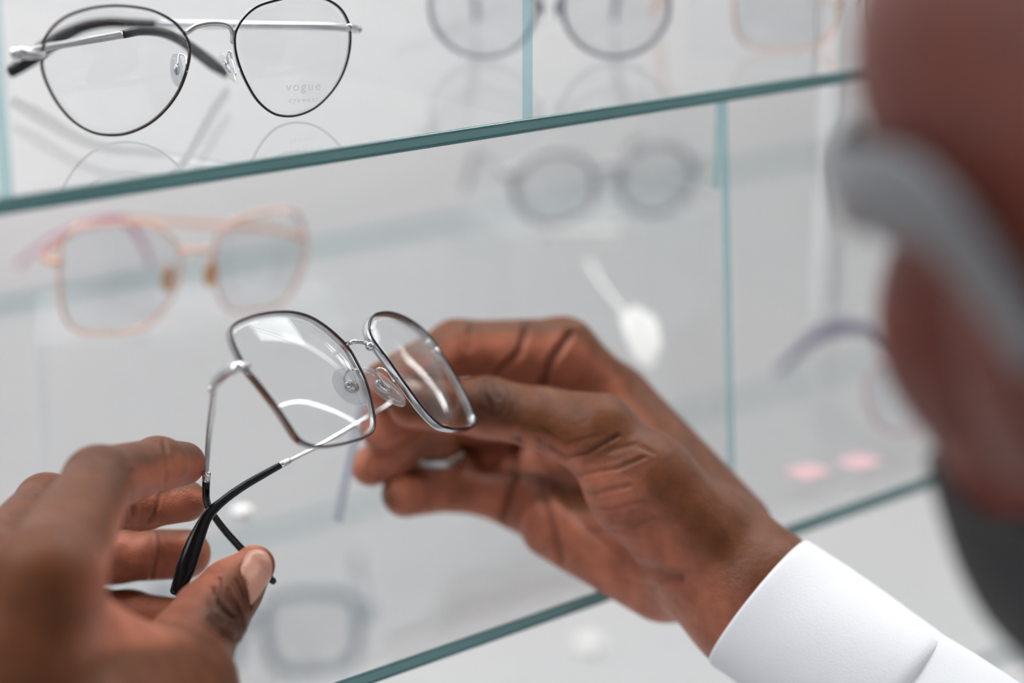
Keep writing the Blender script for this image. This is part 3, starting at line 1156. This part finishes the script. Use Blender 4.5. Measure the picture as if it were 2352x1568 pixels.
for poly, w, d, k in [
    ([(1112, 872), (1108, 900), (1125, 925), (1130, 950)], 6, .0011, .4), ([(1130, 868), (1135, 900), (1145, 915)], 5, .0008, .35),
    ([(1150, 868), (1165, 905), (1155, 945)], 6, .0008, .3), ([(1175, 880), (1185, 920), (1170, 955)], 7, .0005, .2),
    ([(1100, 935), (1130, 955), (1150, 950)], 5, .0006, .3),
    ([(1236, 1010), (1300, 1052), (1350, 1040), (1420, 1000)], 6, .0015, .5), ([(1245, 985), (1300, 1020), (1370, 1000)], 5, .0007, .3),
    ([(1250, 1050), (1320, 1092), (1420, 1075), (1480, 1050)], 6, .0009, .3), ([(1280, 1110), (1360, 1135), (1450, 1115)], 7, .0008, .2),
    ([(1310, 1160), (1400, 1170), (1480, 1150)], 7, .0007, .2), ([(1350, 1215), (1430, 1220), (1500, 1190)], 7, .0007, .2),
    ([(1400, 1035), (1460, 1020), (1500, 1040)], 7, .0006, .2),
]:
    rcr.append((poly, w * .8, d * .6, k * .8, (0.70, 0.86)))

# ---- head -----------------------------------------------------------------
hyaw = math.radians(20)
FW0 = Vector((-math.sin(hyaw), math.cos(hyaw), 0))
LW = Vector((-math.cos(hyaw), -math.sin(hyaw), 0))      # the person's left
hp = math.radians(-13)
HFW = (FW0 * math.cos(hp) - Z * math.sin(hp)).normalized()
HUP = (Z * math.cos(hp) + FW0 * math.sin(hp)).normalized()
LWB = LW.copy()
hroll = math.radians(16)
HUP, LW = (HUP * math.cos(hroll) + LW * math.sin(hroll)), (LW * math.cos(hroll) - HUP * math.sin(hroll))
HC = P(1985, 345, 0.53) - (HFW * .088 + LW * .060 + HUP * .020)      # set from the hinge of his glasses


def HP(f, l, u):
    return np.array(HC + HFW * f + LW * l + HUP * u)


HR = np.array([list(HFW), list(LW), list(HUP)])


def ell(f, l, u, rf, rl, ru):
    return ('e', HP(f, l, u), HR, np.array([rf, rl, ru]), np.zeros(3), 0)


def cone(a, b, ra, rb):
    return (np.array(a), np.array(b), ra, rb, np.zeros(3), 0)


HEAD = Body(
    palm=[ell(-.01, 0, .045, .098, .081, .085), ell(.035, 0, -.01, .060, .064, .085), ell(.045, 0, -.070, .045, .056, .050),
          ell(.050, .046, -.020, .030, .030, .038), ell(.050, -.046, -.020, .030, .030, .038), ell(.082, 0, .032, .016, .052, .014), ell(.035, .030, .062, .052, .050, .048), ell(.035, -.030, .062, .052, .050, .048),
          ell(.018, .044, -.068, .036, .026, .042), ell(.018, -.044, -.068, .036, .026, .042),
          cone(HP(.094, 0, .018), HP(.112, 0, -.020), .007, .0125), ell(.108, .014, -.022, .010, .009, .008), ell(.108, -.014, -.022, .010, .009, .008),
          ell(.092, 0, -.048, .013, .025, .007), ell(.090, 0, -.061, .013, .022, .008), ell(.084, 0, -.09, .018, .022, .018)],
    limbs=[[ell(-.020, .081, .022, .020, .007, .031)], [ell(-.020, -.081, .022, .020, .007, .031)]],
    kp=.016, kj=.006)
neck = [cone(HP(-.02, 0, -.05), np.array(HC - Z * .17 - FW0 * .05), .058, .060)]

SH = HC - Z * .20 - FW0 * .045
SHL = SH + LWB * .185 - Z * .045
SHR = SH - LWB * .185 - Z * .045
WL = P(-100, 2050, .56)
WR = P(1990, 1562, .803)
EL = CAM + Vector((-.20, .27, -.47))
ER = P(3386, 2724, .745)
PELV = SH - Z * .55


def nv(v):
    return np.array(v)


TORSO = Body(
    palm=[cone(nv(SH - Z * .12 + LWB * .07), nv(PELV + LWB * .05), .115, .12), cone(nv(SH - Z * .12 - LWB * .07), nv(PELV - LWB * .05), .115, .12),
          cone(nv(SHL), nv(SHR), .052, .052), cone(nv(HC - Z * .12 - FW0 * .04), nv(SH - Z * .03), .058, .07)],
    limbs=[[cone(nv(SHL), nv(EL), .05, .040), cone(nv(EL), nv(WL), .042, .030)],
           [cone(nv(SHR), nv(ER), .05, .040), cone(nv(ER), nv(WR), .036, .022)]], kp=.03, kl=.01, kj=.03)
HEAD.palm += neck

allV, allF, allC = [], [], []
off = 0


def add_piece(body, h, spots=(), creases=(), colour=None, clipf=None):
    global off
    lo, hi = body.bounds()
    v, q = polygonise(body, lo, hi, h)
    n = grad(body, v)
    col = skin_colour(body, v, n, spots) if colour is None else colour(v, n)
    if creases:
        v, col = apply_creases(v, n, col, creases)
    allV.append(v)
    allF.append(q + off)
    allC.append(col)
    off += len(v)


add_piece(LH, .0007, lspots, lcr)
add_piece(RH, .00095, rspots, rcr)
FACE = np.array([0.125, 0.034, 0.024])


def face_col(v, n):
    col = np.tile(FACE, (len(v), 1))
    rel = (v - np.array(HC))
    f = rel @ np.array(HFW)
    l = rel @ np.array(LW)
    u = rel @ np.array(HUP)
    lip = np.exp(-(((u + .054) / .010) ** 2 + (l / .026) ** 2 + ((f - .1) / .02) ** 2))
    col = col + (np.array([.2, .07, .06]) - col) * lip[:, None]
    return col


add_piece(HEAD, .003, colour=face_col)
add_piece(TORSO, .006, colour=lambda v, n: np.tile(BACK, (len(v), 1)))
V_ = np.concatenate(allV)
F_ = np.concatenate(allF)
C_ = np.concatenate(allC)


def numpy_mesh(name, V, F, mats, parent=None, colours=None):
    me = bpy.data.meshes.new(name)
    me.vertices.add(len(V))
    me.vertices.foreach_set('co', V.astype(np.float32).ravel())
    me.loops.add(len(F) * 4)
    me.loops.foreach_set('vertex_index', F.astype(np.int32).ravel())
    me.polygons.add(len(F))
    me.polygons.foreach_set('loop_start', np.arange(0, len(F) * 4, 4, dtype=np.int32))
    me.polygons.foreach_set('loop_total', np.full(len(F), 4, dtype=np.int32))
    me.polygons.foreach_set('use_smooth', np.ones(len(F), dtype=bool))
    me.update(calc_edges=True)
    me.validate()
    for m in mats:
        me.materials.append(m)
    if colours is not None:
        at = me.color_attributes.new('skin_tone', 'FLOAT_COLOR', 'POINT')
        c4 = np.ones((len(V), 4), np.float32)
        c4[:, :3] = colours
        at.data.foreach_set('color', c4.ravel())
    o = bpy.data.objects.new(name, me)
    C.objects.link(o)
    if parent:
        o.parent = parent
    return o


def skin_material():
    m, nt, out = new_mat('skin')
    b = nt.nodes.new('ShaderNodeBsdfPrincipled')
    at = nt.nodes.new('ShaderNodeAttribute')
    at.attribute_name = 'skin_tone'
    tc = nt.nodes.new('ShaderNodeTexCoord')
    n1_ = nt.nodes.new('ShaderNodeTexNoise')
    n1_.inputs['Scale'].default_value = 120
    n1_.inputs['Detail'].default_value = 5
    nt.links.new(tc.outputs['Object'], n1_.inputs['Vector'])
    mr = nt.nodes.new('ShaderNodeMapRange')
    mr.inputs[1].default_value = .3
    mr.inputs[2].default_value = .7
    mr.inputs[3].default_value = .8
    mr.inputs[4].default_value = 1.2
    nt.links.new(n1_.outputs['Fac'], mr.inputs[0])
    mx = nt.nodes.new('ShaderNodeVectorMath')
    mx.operation = 'SCALE'
    nt.links.new(at.outputs['Color'], mx.inputs[0])
    nt.links.new(mr.outputs[0], mx.inputs['Scale'])
    nt.links.new(mx.outputs[0], b.inputs['Base Color'])
    b.inputs['Roughness'].default_value = .42
    b.inputs['Specular IOR Level'].default_value = .2
    b.inputs['Subsurface Weight'].default_value = .12
    b.inputs['Subsurface Radius'].default_value = (.006, .002, .001)
    b.inputs['Subsurface Scale'].default_value = 1.0
    vo = nt.nodes.new('ShaderNodeTexVoronoi')
    vo.inputs['Scale'].default_value = 1100
    nt.links.new(tc.outputs['Object'], vo.inputs['Vector'])
    n2_ = nt.nodes.new('ShaderNodeTexNoise')
    n2_.inputs['Scale'].default_value = 330
    n2_.inputs['Detail'].default_value = 5
    nt.links.new(tc.outputs['Object'], n2_.inputs['Vector'])
    ad = nt.nodes.new('ShaderNodeMath')
    ad.operation = 'MULTIPLY_ADD'
    ad.inputs[1].default_value = .35
    nt.links.new(vo.outputs['Distance'], ad.inputs[0])
    nt.links.new(n2_.outputs['Fac'], ad.inputs[2])
    bp_ = nt.nodes.new('ShaderNodeBump')
    bp_.inputs['Strength'].default_value = .5
    bp_.inputs['Distance'].default_value = .0007
    nt.links.new(ad.outputs[0], bp_.inputs['Height'])
    nt.links.new(bp_.outputs[0], b.inputs['Normal'])
    nt.links.new(b.outputs[0], out.inputs[0])
    return m


M_SKIN = skin_material()
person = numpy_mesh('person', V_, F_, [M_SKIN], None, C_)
tag(person, 'bearded person in a white long-sleeved shirt and grey glasses, holding wire eyeglasses in both hands', 'person')

# thumbnail: found by casting picture rays onto the thumb
M_NAIL = principled('nail', (0.60, 0.30, 0.22), 0.28, 0.0, 0.5, noise=(150, 0.05))


def raycast(body, x, y, z0=0.62):
    r = np.array([list(ray(a, b)) for a, b in zip(x, y)])
    t = np.full(len(r), z0)
    for _ in range(60):
        p = np.array(CAM) + r * t[:, None]
        t = t + np.minimum(body(p), .01) * .9
    return np.array(CAM) + r * t[:, None]


nail_out = [(554, 1301), (556, 1318), (568, 1346), (575, 1374), (578, 1390), (592, 1376), (608, 1352), (622, 1330), (627, 1306), (624, 1282), (612, 1264), (597, 1258), (577, 1259), (562, 1276)]
no = catmull([Vector((a, b, 0)) for a, b in nail_out], 48, True)
cx, cy = 597.0, 1315.0
rings, N = 10, 48
xs, ys, ss = [], [], []
for r in range(rings + 1):
    s = max(r / rings, .02)
    for p in no:
        xs.append(cx + (p.x - cx) * s)
        ys.append(cy + (p.y - cy) * s)
        ss.append(s)
pt = raycast(LH, xs, ys)
gn = grad(LH, pt)
ss = np.array(ss)
pt = pt + gn * (np.where(ss > .97, -.0003, .0003 * (1 - ss ** 6) + .00005))[:, None]
F = [(r * N + k, (r + 1) * N + k, (r + 1) * N + (k + 1) % N, r * N + (k + 1) % N) for r in range(rings) for k in range(N)]
o = link_mesh('thumbnail', [Vector(p) for p in pt], [tuple(reversed(q)) for q in F], [M_NAIL], person)
o['label'] = 'pale pink thumbnail'

# hair and beard
def shell(name, body, cond, mat, h, thick, label=None):
    fn = lambda p: body(p) - thick
    lo, hi = body.bounds(.02)
    v, q = polygonise(fn, lo, hi, h)
    rel = v - np.array(HC)
    f_, l_, u_ = rel @ np.array(HFW), rel @ np.array(LW), rel @ np.array(HUP)
    keep = cond(f_, l_, u_)
    q = q[keep[q].all(1)]
    used = np.unique(q)
    mp = np.full(len(v), -1)
    mp[used] = np.arange(len(used))
    # sink the border into the skin
    v = v[used]
    q = mp[q]
    o = numpy_mesh(name, v, q, [mat], person)
    sd = o.modifiers.new('thickness', 'SOLIDIFY')
    sd.thickness = thick + .002
    sd.offset = -1
    return o


shell('hair', HEAD, lambda f, l, u: (u > -.03) & (f < -.05), M_HAIR, .004, .004)
shell('beard', HEAD, lambda f, l, u: ((u < -.062 + .35 * np.maximum(0, .055 - f)) & (f > -.01) & (u > -.13)) & ~((np.abs(l) < .028) & (u > -.068)), M_HAIR, .004, .004)
for s in (1, -1):
    e = link_mesh('eye', *ball_data(Vector(HP(.081, s * .031, .012)), HFW * .011, LW * .013, HUP * .008), [principled('eye_white', (.7, .68, .65), .2)], person)
    tube('eyebrow', [Vector(HP(.096, s * .014, .034)), Vector(HP(.098, s * .03, .041)), Vector(HP(.090, s * .042, .039))], [(.004, .003), (.004, .003), (.002, .002)], HFW, M_HAIR, person, 14)

# shirt: body and arms
SHIRT = Body(
    palm=[cone(nv(SH - Z * .12 + LWB * .07), nv(PELV + LWB * .05), .128, .135), cone(nv(SH - Z * .12 - LWB * .07), nv(PELV - LWB * .05), .128, .135),
          cone(nv(SHL), nv(SHR), .062, .062), cone(nv(SH), nv(SH - Z * .05), .085, .1)],
    limbs=[[cone(nv(SHL), nv(EL), .062, .054), cone(nv(EL), nv(EL.lerp(WL, .8)), .054, .046)],
           [cone(nv(SHR), nv(ER), .062, .054), cone(nv(ER), nv(P(2180, 1790, .79)), .054, .040)]], kp=.03, kl=.01, kj=.03)
lo, hi = SHIRT.bounds()
v, q = polygonise(SHIRT, lo, hi, .006)
shirt = numpy_mesh('shirt', v, q, [M_CLOTH], person)
shirt['label'] = 'white long-sleeved cotton shirt'
# right cuff, an open tube around the wrist
A0 = P(1745, 1384, .818)
e1 = P(1862, 1245, .818) - A0
axis = (P(2180, 1700, .79) - A0).normalized()
e1 = e1 - axis * e1.dot(axis) * .3
r1 = e1.length
e1.normalize()
e2 = axis.cross(e1).normalized()
NS = 64


def cuff_ring(c, r, rz, skew=0.0, wob=0.0, ph=0):
    return [c + e1 * (math.cos(t) * (r + wob * math.sin(3 * t + ph))) + e2 * (math.sin(t) * (rz + wob * math.cos(2 * t + ph))) + axis * (skew * math.cos(t))
            for t in [2 * math.pi * k / NS for k in range(NS)]]


rr = []
Lc = .066
for k, (s, ra, w) in enumerate([(.010, .90, 0), (-.0005, .955, 0), (-.0010, .975, 0), (0, .995, 0), (.0008, 1.0, 0), (.004, 1.0, .0002), (.012, 1.0, .0006), (.02, 1.01, .0009), (.03, 1.02, .001), (.04, 1.03, .001), (.05, 1.035, .001), (.062, 1.04, .0008), (Lc, 1.03, .0006), (Lc + .0012, 1.0, .0003), (Lc + .002, .96, .0), (Lc + .012, .95, .0)]):
    c = A0 + axis * s
    rr.append(cuff_ring(c, r1 * ra, r1 * ra * .86, 0.0, w, k * .35))
V = [p for r_ in rr for p in r_]
F = [(a * NS + k, a * NS + (k + 1) % NS, (a + 1) * NS + (k + 1) % NS, (a + 1) * NS + k) for a in range(len(rr) - 1) for k in range(NS)]
cuff = link_mesh('cuff', V, F, [M_CLOTH], shirt)
# sleeve between the cuff and the shirt arm
rr = []
for k in range(14):
    s = k / 13
    c = A0 + axis * (.055 + s * .16)
    rr.append(cuff_ring(c, r1 * (.97 + .25 * s), r1 * (.86 + .22 * s), 0, .0015, k * .6))
V = [p for r_ in rr for p in r_]
F = [(a * NS + k, a * NS + (k + 1) % NS, (a + 1) * NS + (k + 1) % NS, (a + 1) * NS + k) for a in range(len(rr) - 1) for k in range(NS)]
link_mesh('sleeve', V, F, [M_CLOTH], shirt)

# ring on the finger
rc = P(1001, 1047, .8848)
ra_ = (P(1001, 985, .882) - P(1003, 1098, .888)).normalized()
ua = (CR - ra_ * CR.dot(ra_)).normalized()
va = ra_.cross(ua)
pts = [rc + ua * (math.cos(t) * .0117) + va * (math.sin(t) * .0117) for t in [2 * math.pi * k / 40 for k in range(40)]]
v, f = sweep_data(pts, (.0014, .0042), ra_, 40, True, 8, 3, resample=False)
o = link_mesh('finger_ring', v, f, [M_RING])
tag(o, 'plain silver finger ring on the curled hand at right', 'ring')

# glasses on the face
gs = empty('eyeglasses', HC + HFW * .1, 'thick smoky grey eyeglasses worn on the blurred face at the right edge', 'eyeglasses')
for s in (1, -1):
    out = [Vector(HP(.097 - .010 * abs(s * .033 + x) / .06, s * .033 + x, .008 + y)) for x, y in shape_square(.026, .021)]
    rim_obj(out, HFW, .0045, .004, [M_SPECS], gs, 64)
    lens_obj(out, HFW, .002, .0015, M_LENSFAR, gs, 40, 6)
    tube('temple', [Vector(HP(.091, s * .060, .020)), Vector(HP(.078, s * .073, .021)), Vector(HP(.04, s * .088, .042)), Vector(HP(-.01, s * .091, .062)), Vector(HP(-.045, s * .089, .045))],
         [(.020, .0045), (.022, .004), (.022, .004), (.017, .0035)], LW * s, M_SPECS, gs, 30)
tube('bridge', [Vector(HP(.097, .008, .014)), Vector(HP(.100, 0, .017)), Vector(HP(.097, -.008, .014))], (.005, .004), HFW, M_SPECS, gs, 10)

# ------------------------------------------------------------------ the other pairs on the shelves
# rose gold pair on the lower shelf
rose = planar([(x / 2.94, 440 + y / 2.94) for x, y in [(415, 340), (430, 300), (480, 258), (560, 232), (700, 218), (880, 214), (1000, 222), (1080, 245), (1160, 310), (1215, 390), (1228, 470),
               (1215, 560), (1180, 670), (1120, 770), (1040, 870), (940, 925), (820, 950), (680, 955), (560, 948), (480, 905), (430, 820), (405, 680), (400, 520)]], lambda x, y: .955 + .00003 * (x - 280) + .00004 * (y - 620))
rose2 = planar([(x / 2.94, 440 + y / 2.94) for x, y in [(1470, 300), (1520, 240), (1620, 185), (1760, 145), (1900, 125), (1985, 135), (2030, 190), (2050, 280), (2060, 400), (2040, 520), (1990, 630), (1930, 720),
                (1840, 780), (1720, 805), (1620, 815), (1540, 790), (1490, 720), (1460, 620), (1445, 500), (1450, 400)]], lambda x, y: .955 + .00011 * (x - 280) + .00004 * (y - 620))


def free_pair(name, label, outs, rimmats, w, h, bridge, temples, tmat, tipmat, pads, padmat, epmat, grp='eyeglasses displayed on the glass shelves', tw=.003, lensmat=None):
    n = newell(outs[0])
    n = n if n.dot(CF) < 0 else -n
    base = min((p for o_ in outs for p in o_), key=lambda p: p.z)
    root = empty(name, base, label, 'eyeglasses', grp)
    for o_ in outs:
        rim_obj(o_, n, w, h, rimmats, root, 80)
        lens_obj(o_, n, .002, .0012, lensmat or M_LENSFAR, root, 48, 8)
    tube('bridge', bridge, (w * 1.6, w * 1.4), n, epmat, root, 16, 8)
    for c in pads:
        pad_obj(c, Z * .007 + CR * .001, CR * .003 + CF * .002, CF * .0012, padmat, root, [c + CF * .0 + Z * .002, c + Z * .006 - CF * .004, c + Z * .004 - CF * .008], epmat)
    for tp in temples:
        k = max(2, len(tp) // 2 + 1)
        tube('end_piece', [tp[0] + (tp[1] - tp[0]) * .0, tp[0] + (tp[1] - tp[0]) * .35], (w * 2.2, w * 2.6), Z, epmat, root, 6, 8)
        tm = tube('temple', tp[:k], (tw, .0018), CR, tmat, root, 24, 8)
        tube('temple_tip', tp[k - 1:], [(tw * 1.2, .0022), (tw * 1.5, .003), (tw * 1.2, .0024)], CR, tipmat, tm, 30, 8)
    return root


free_pair('eyeglasses', 'rose gold square eyeglasses with pink temples on the lower shelf at left', [rose, rose2], [M_ROSE], .0014, .0024,
          PL([(413, 580, .96), (432, 574, .96), (460, 574, .965), (490, 578, .97)]),
          [PL([(138, 603, .95), (100, 596, .945), (130, 560, .97), (190, 515, 1.0), (280, 505, 1.03), (330, 560, 1.06), (345, 605, 1.075)]),
           PL([(690, 545, 1.0), (640, 528, 1.03), (480, 515, 1.06), (280, 502, 1.09), (180, 520, 1.10), (100, 560, 1.10), (40, 610, 1.10)])],
          M_ROSE, M_PINKCLEAR, [P(386, 640, .965), P(484, 628, .972)], M_CLEARAMBER, M_ROSE)

BG = 'eyeglasses displayed on the glass shelves'
background_pair(shelf_at(1262, 140, H1), yawdir(0), 'round pale grey wire eyeglasses on the upper shelf, split by the glass divider', shape_round(.0245, .023), .012, [M_GREY], .0022, .0022, M_GREY, M_BLACK, 14, .07)
background_pair(shelf_at(1960, 112, H1), yawdir(20), 'thin gold eyeglasses on the upper shelf beside the narrow bright divider', shape_square(.027, .022), .016, [M_ROSE], .0010, .002, M_ROSE, M_ROSE, 10, .08)
background_pair(P(1395, 512, 1.15), yawdir(22), 'grey oval eyeglasses on a clear riser on the lower shelf, above a white label', shape_round(.0245, .0205), .015, [M_LGREY], .0040, .003, M_GREY, M_GREY, 8, .05)
free_pair('eyeglasses', 'violet and pink eyeglasses with a curved dark temple on the lower shelf near the face',
          [PL([(1990, 880, 1.055), (2030, 830, 1.055), (2110, 820, 1.055), (2150, 870, 1.055), (2140, 940, 1.055), (2090, 990, 1.055), (2020, 980, 1.055)]),
           PL([(2190, 880, 1.085), (2240, 830, 1.085), (2310, 820, 1.085), (2350, 870, 1.085), (2340, 940, 1.085), (2290, 990, 1.085), (2220, 980, 1.085)])],
          [M_PINK], .0017, .003, PL([(2150, 880, 1.055), (2170, 872, 1.065), (2190, 880, 1.075)]),
          [PL([(2130, 860, 1.065), (2080, 800, 1.095), (2020, 765, 1.125), (1950, 748, 1.155), (1890, 762, 1.165), (1830, 810, 1.175), (1787, 852, 1.180)])],
          M_VIOLET, M_VIOLET, [P(2155, 920, 1.060)], M_CLEARAMBER, M_ROSE, tw=.0075)
background_pair(shelf_at(585, 1560, H0) , yawdir(0), 'blue grey eyeglasses seen blurred beneath the lower shelf beside the thumb', shape_square(.029, .027), .016, [M_BLUEGREY], .006, .004, M_BLUEGREY, M_BLUEGREY, 8, .08)

# ------------------------------------------------------------------ small things
def card(name, corners, t, mat, label, cat, group=None):
    n = newell(corners) * t
    V = list(corners) + [c - n for c in corners]
    k = len(corners)
    F = [tuple(range(k)), tuple(reversed(range(k, 2 * k)))] + [(i, i + k, (i + 1) % k + k, (i + 1) % k) for i in range(k)]
    o = link_mesh(name, V, F, [mat], None, None, False)
    return tag(o, label, cat, group)


# the clear strip behind the fingertips
o = tube('plastic_strip', PL([(835, 925, .86), (815, 1010, .862), (796, 1090, .864), (784, 1150, .865), (776, 1198, .866)]), (.0046, .0012), CF, M_STRIP, None, 30, 8, 4)
tag(o, 'clear plastic hang strip dangling beside the curled fingertips', 'plastic strip')

# clear risers that carry the rose gold and the grey oval pairs
def riser(c, w, d, yaw, label, t=.003):
    X = yawdir(yaw)
    Y = Vector((-X.y, X.x, 0))
    top = c.z - .0005
    base = c - X * (w / 2) - Y * .006
    root = empty('display_riser', Vector((c.x, c.y, H2)), label, 'display riser', 'clear risers on the lower shelf')
    v, f = box_data(Vector((base.x, base.y, top - t)), X * w, Y * d, Z * t)
    link_mesh('riser_top', v, f, [M_RISER], root, None, False)
    for k in (0, 1):
        b = base + X * (k * (w - t))
        v, f = box_data(Vector((b.x, b.y, H2)), X * t, Y * d, Z * (top - t - H2))
        link_mesh('riser_side', v, f, [M_RISER], root, None, False)
    return root


M_RISER = sheet_glass('clear_acrylic', (0.985, 0.99, 0.99), 0.5, 0.0, 0.02)
rb = min((p for p in list(rose) + list(rose2)), key=lambda p: p.z)
riser(rb + CR * .035 + CF * .002, .15, .10, 12, 'clear acrylic riser under the rose gold eyeglasses')
riser(P(1395, 512, 1.15), .13, .09, 22, 'clear acrylic riser under the grey oval eyeglasses')
# white label block on the riser, under the grey oval pair
c0 = P(1340, 563, 1.135)
v, f = box_data(c0 - CR * .021, CR * .042, Vector((0, .003, 0)), Z * .009)
o = link_mesh('label_block', v, f, [M_PAPER], None, None, False)
tag(o, 'small white label on the clear riser below the grey oval eyeglasses', 'label holder')

tagc = P(1468, 775, 1.0)
cc = [P(1422, 722, 1.0), P(1462, 700, 1.0), P(1508, 735, 1.0), P(1520, 795, .99), P(1500, 850, .985), P(1468, 835, .985), P(1438, 780, .99)]
card('paper_tag', cc, .0006, M_PAPER, 'white paper price tag leaning behind the raised hand', 'price tag')
o = tube('tag_thread', PL([(1350, 600, 1.1), (1385, 655, 1.06), (1440, 722, 1.0)]), (.0016, .0016), Z, M_PAPER, bpy.data.objects['paper_tag'], 12, 6)

for (x, y, hz, r_, lb) in [(1352, 1500, H0, .0105, 'white ball added as a blurred highlight below the lower green shelf edge'), (556, 1188, H2, .0055, 'white ball added as a blurred highlight on the lower shelf between the two hands')]:
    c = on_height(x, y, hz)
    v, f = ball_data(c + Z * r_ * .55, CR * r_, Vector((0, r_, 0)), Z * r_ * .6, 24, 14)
    o = link_mesh('highlight_ball', v, f, [M_PAPER])  # added white ball standing in for an out-of-focus bright highlight
    tag(o, lb, 'highlight_ball', 'white balls added as highlights')

for k, (x, y) in enumerate([(1855, 1085), (1975, 1062)]):
    c = on_height(x, y, H2) + Z * .0003
    a = D * .010
    b_ = I * .008
    card('red_sticker', [c - a - b_, c + a - b_, c + a + b_, c - a + b_][::1], -.0003, M_RED,
         ['red sticker on the lower shelf, left of the two below the violet eyeglasses', 'red sticker on the lower shelf, right of the two below the violet eyeglasses'][k], 'sticker', 'red stickers')

print('script done', len(V_), len(F_))
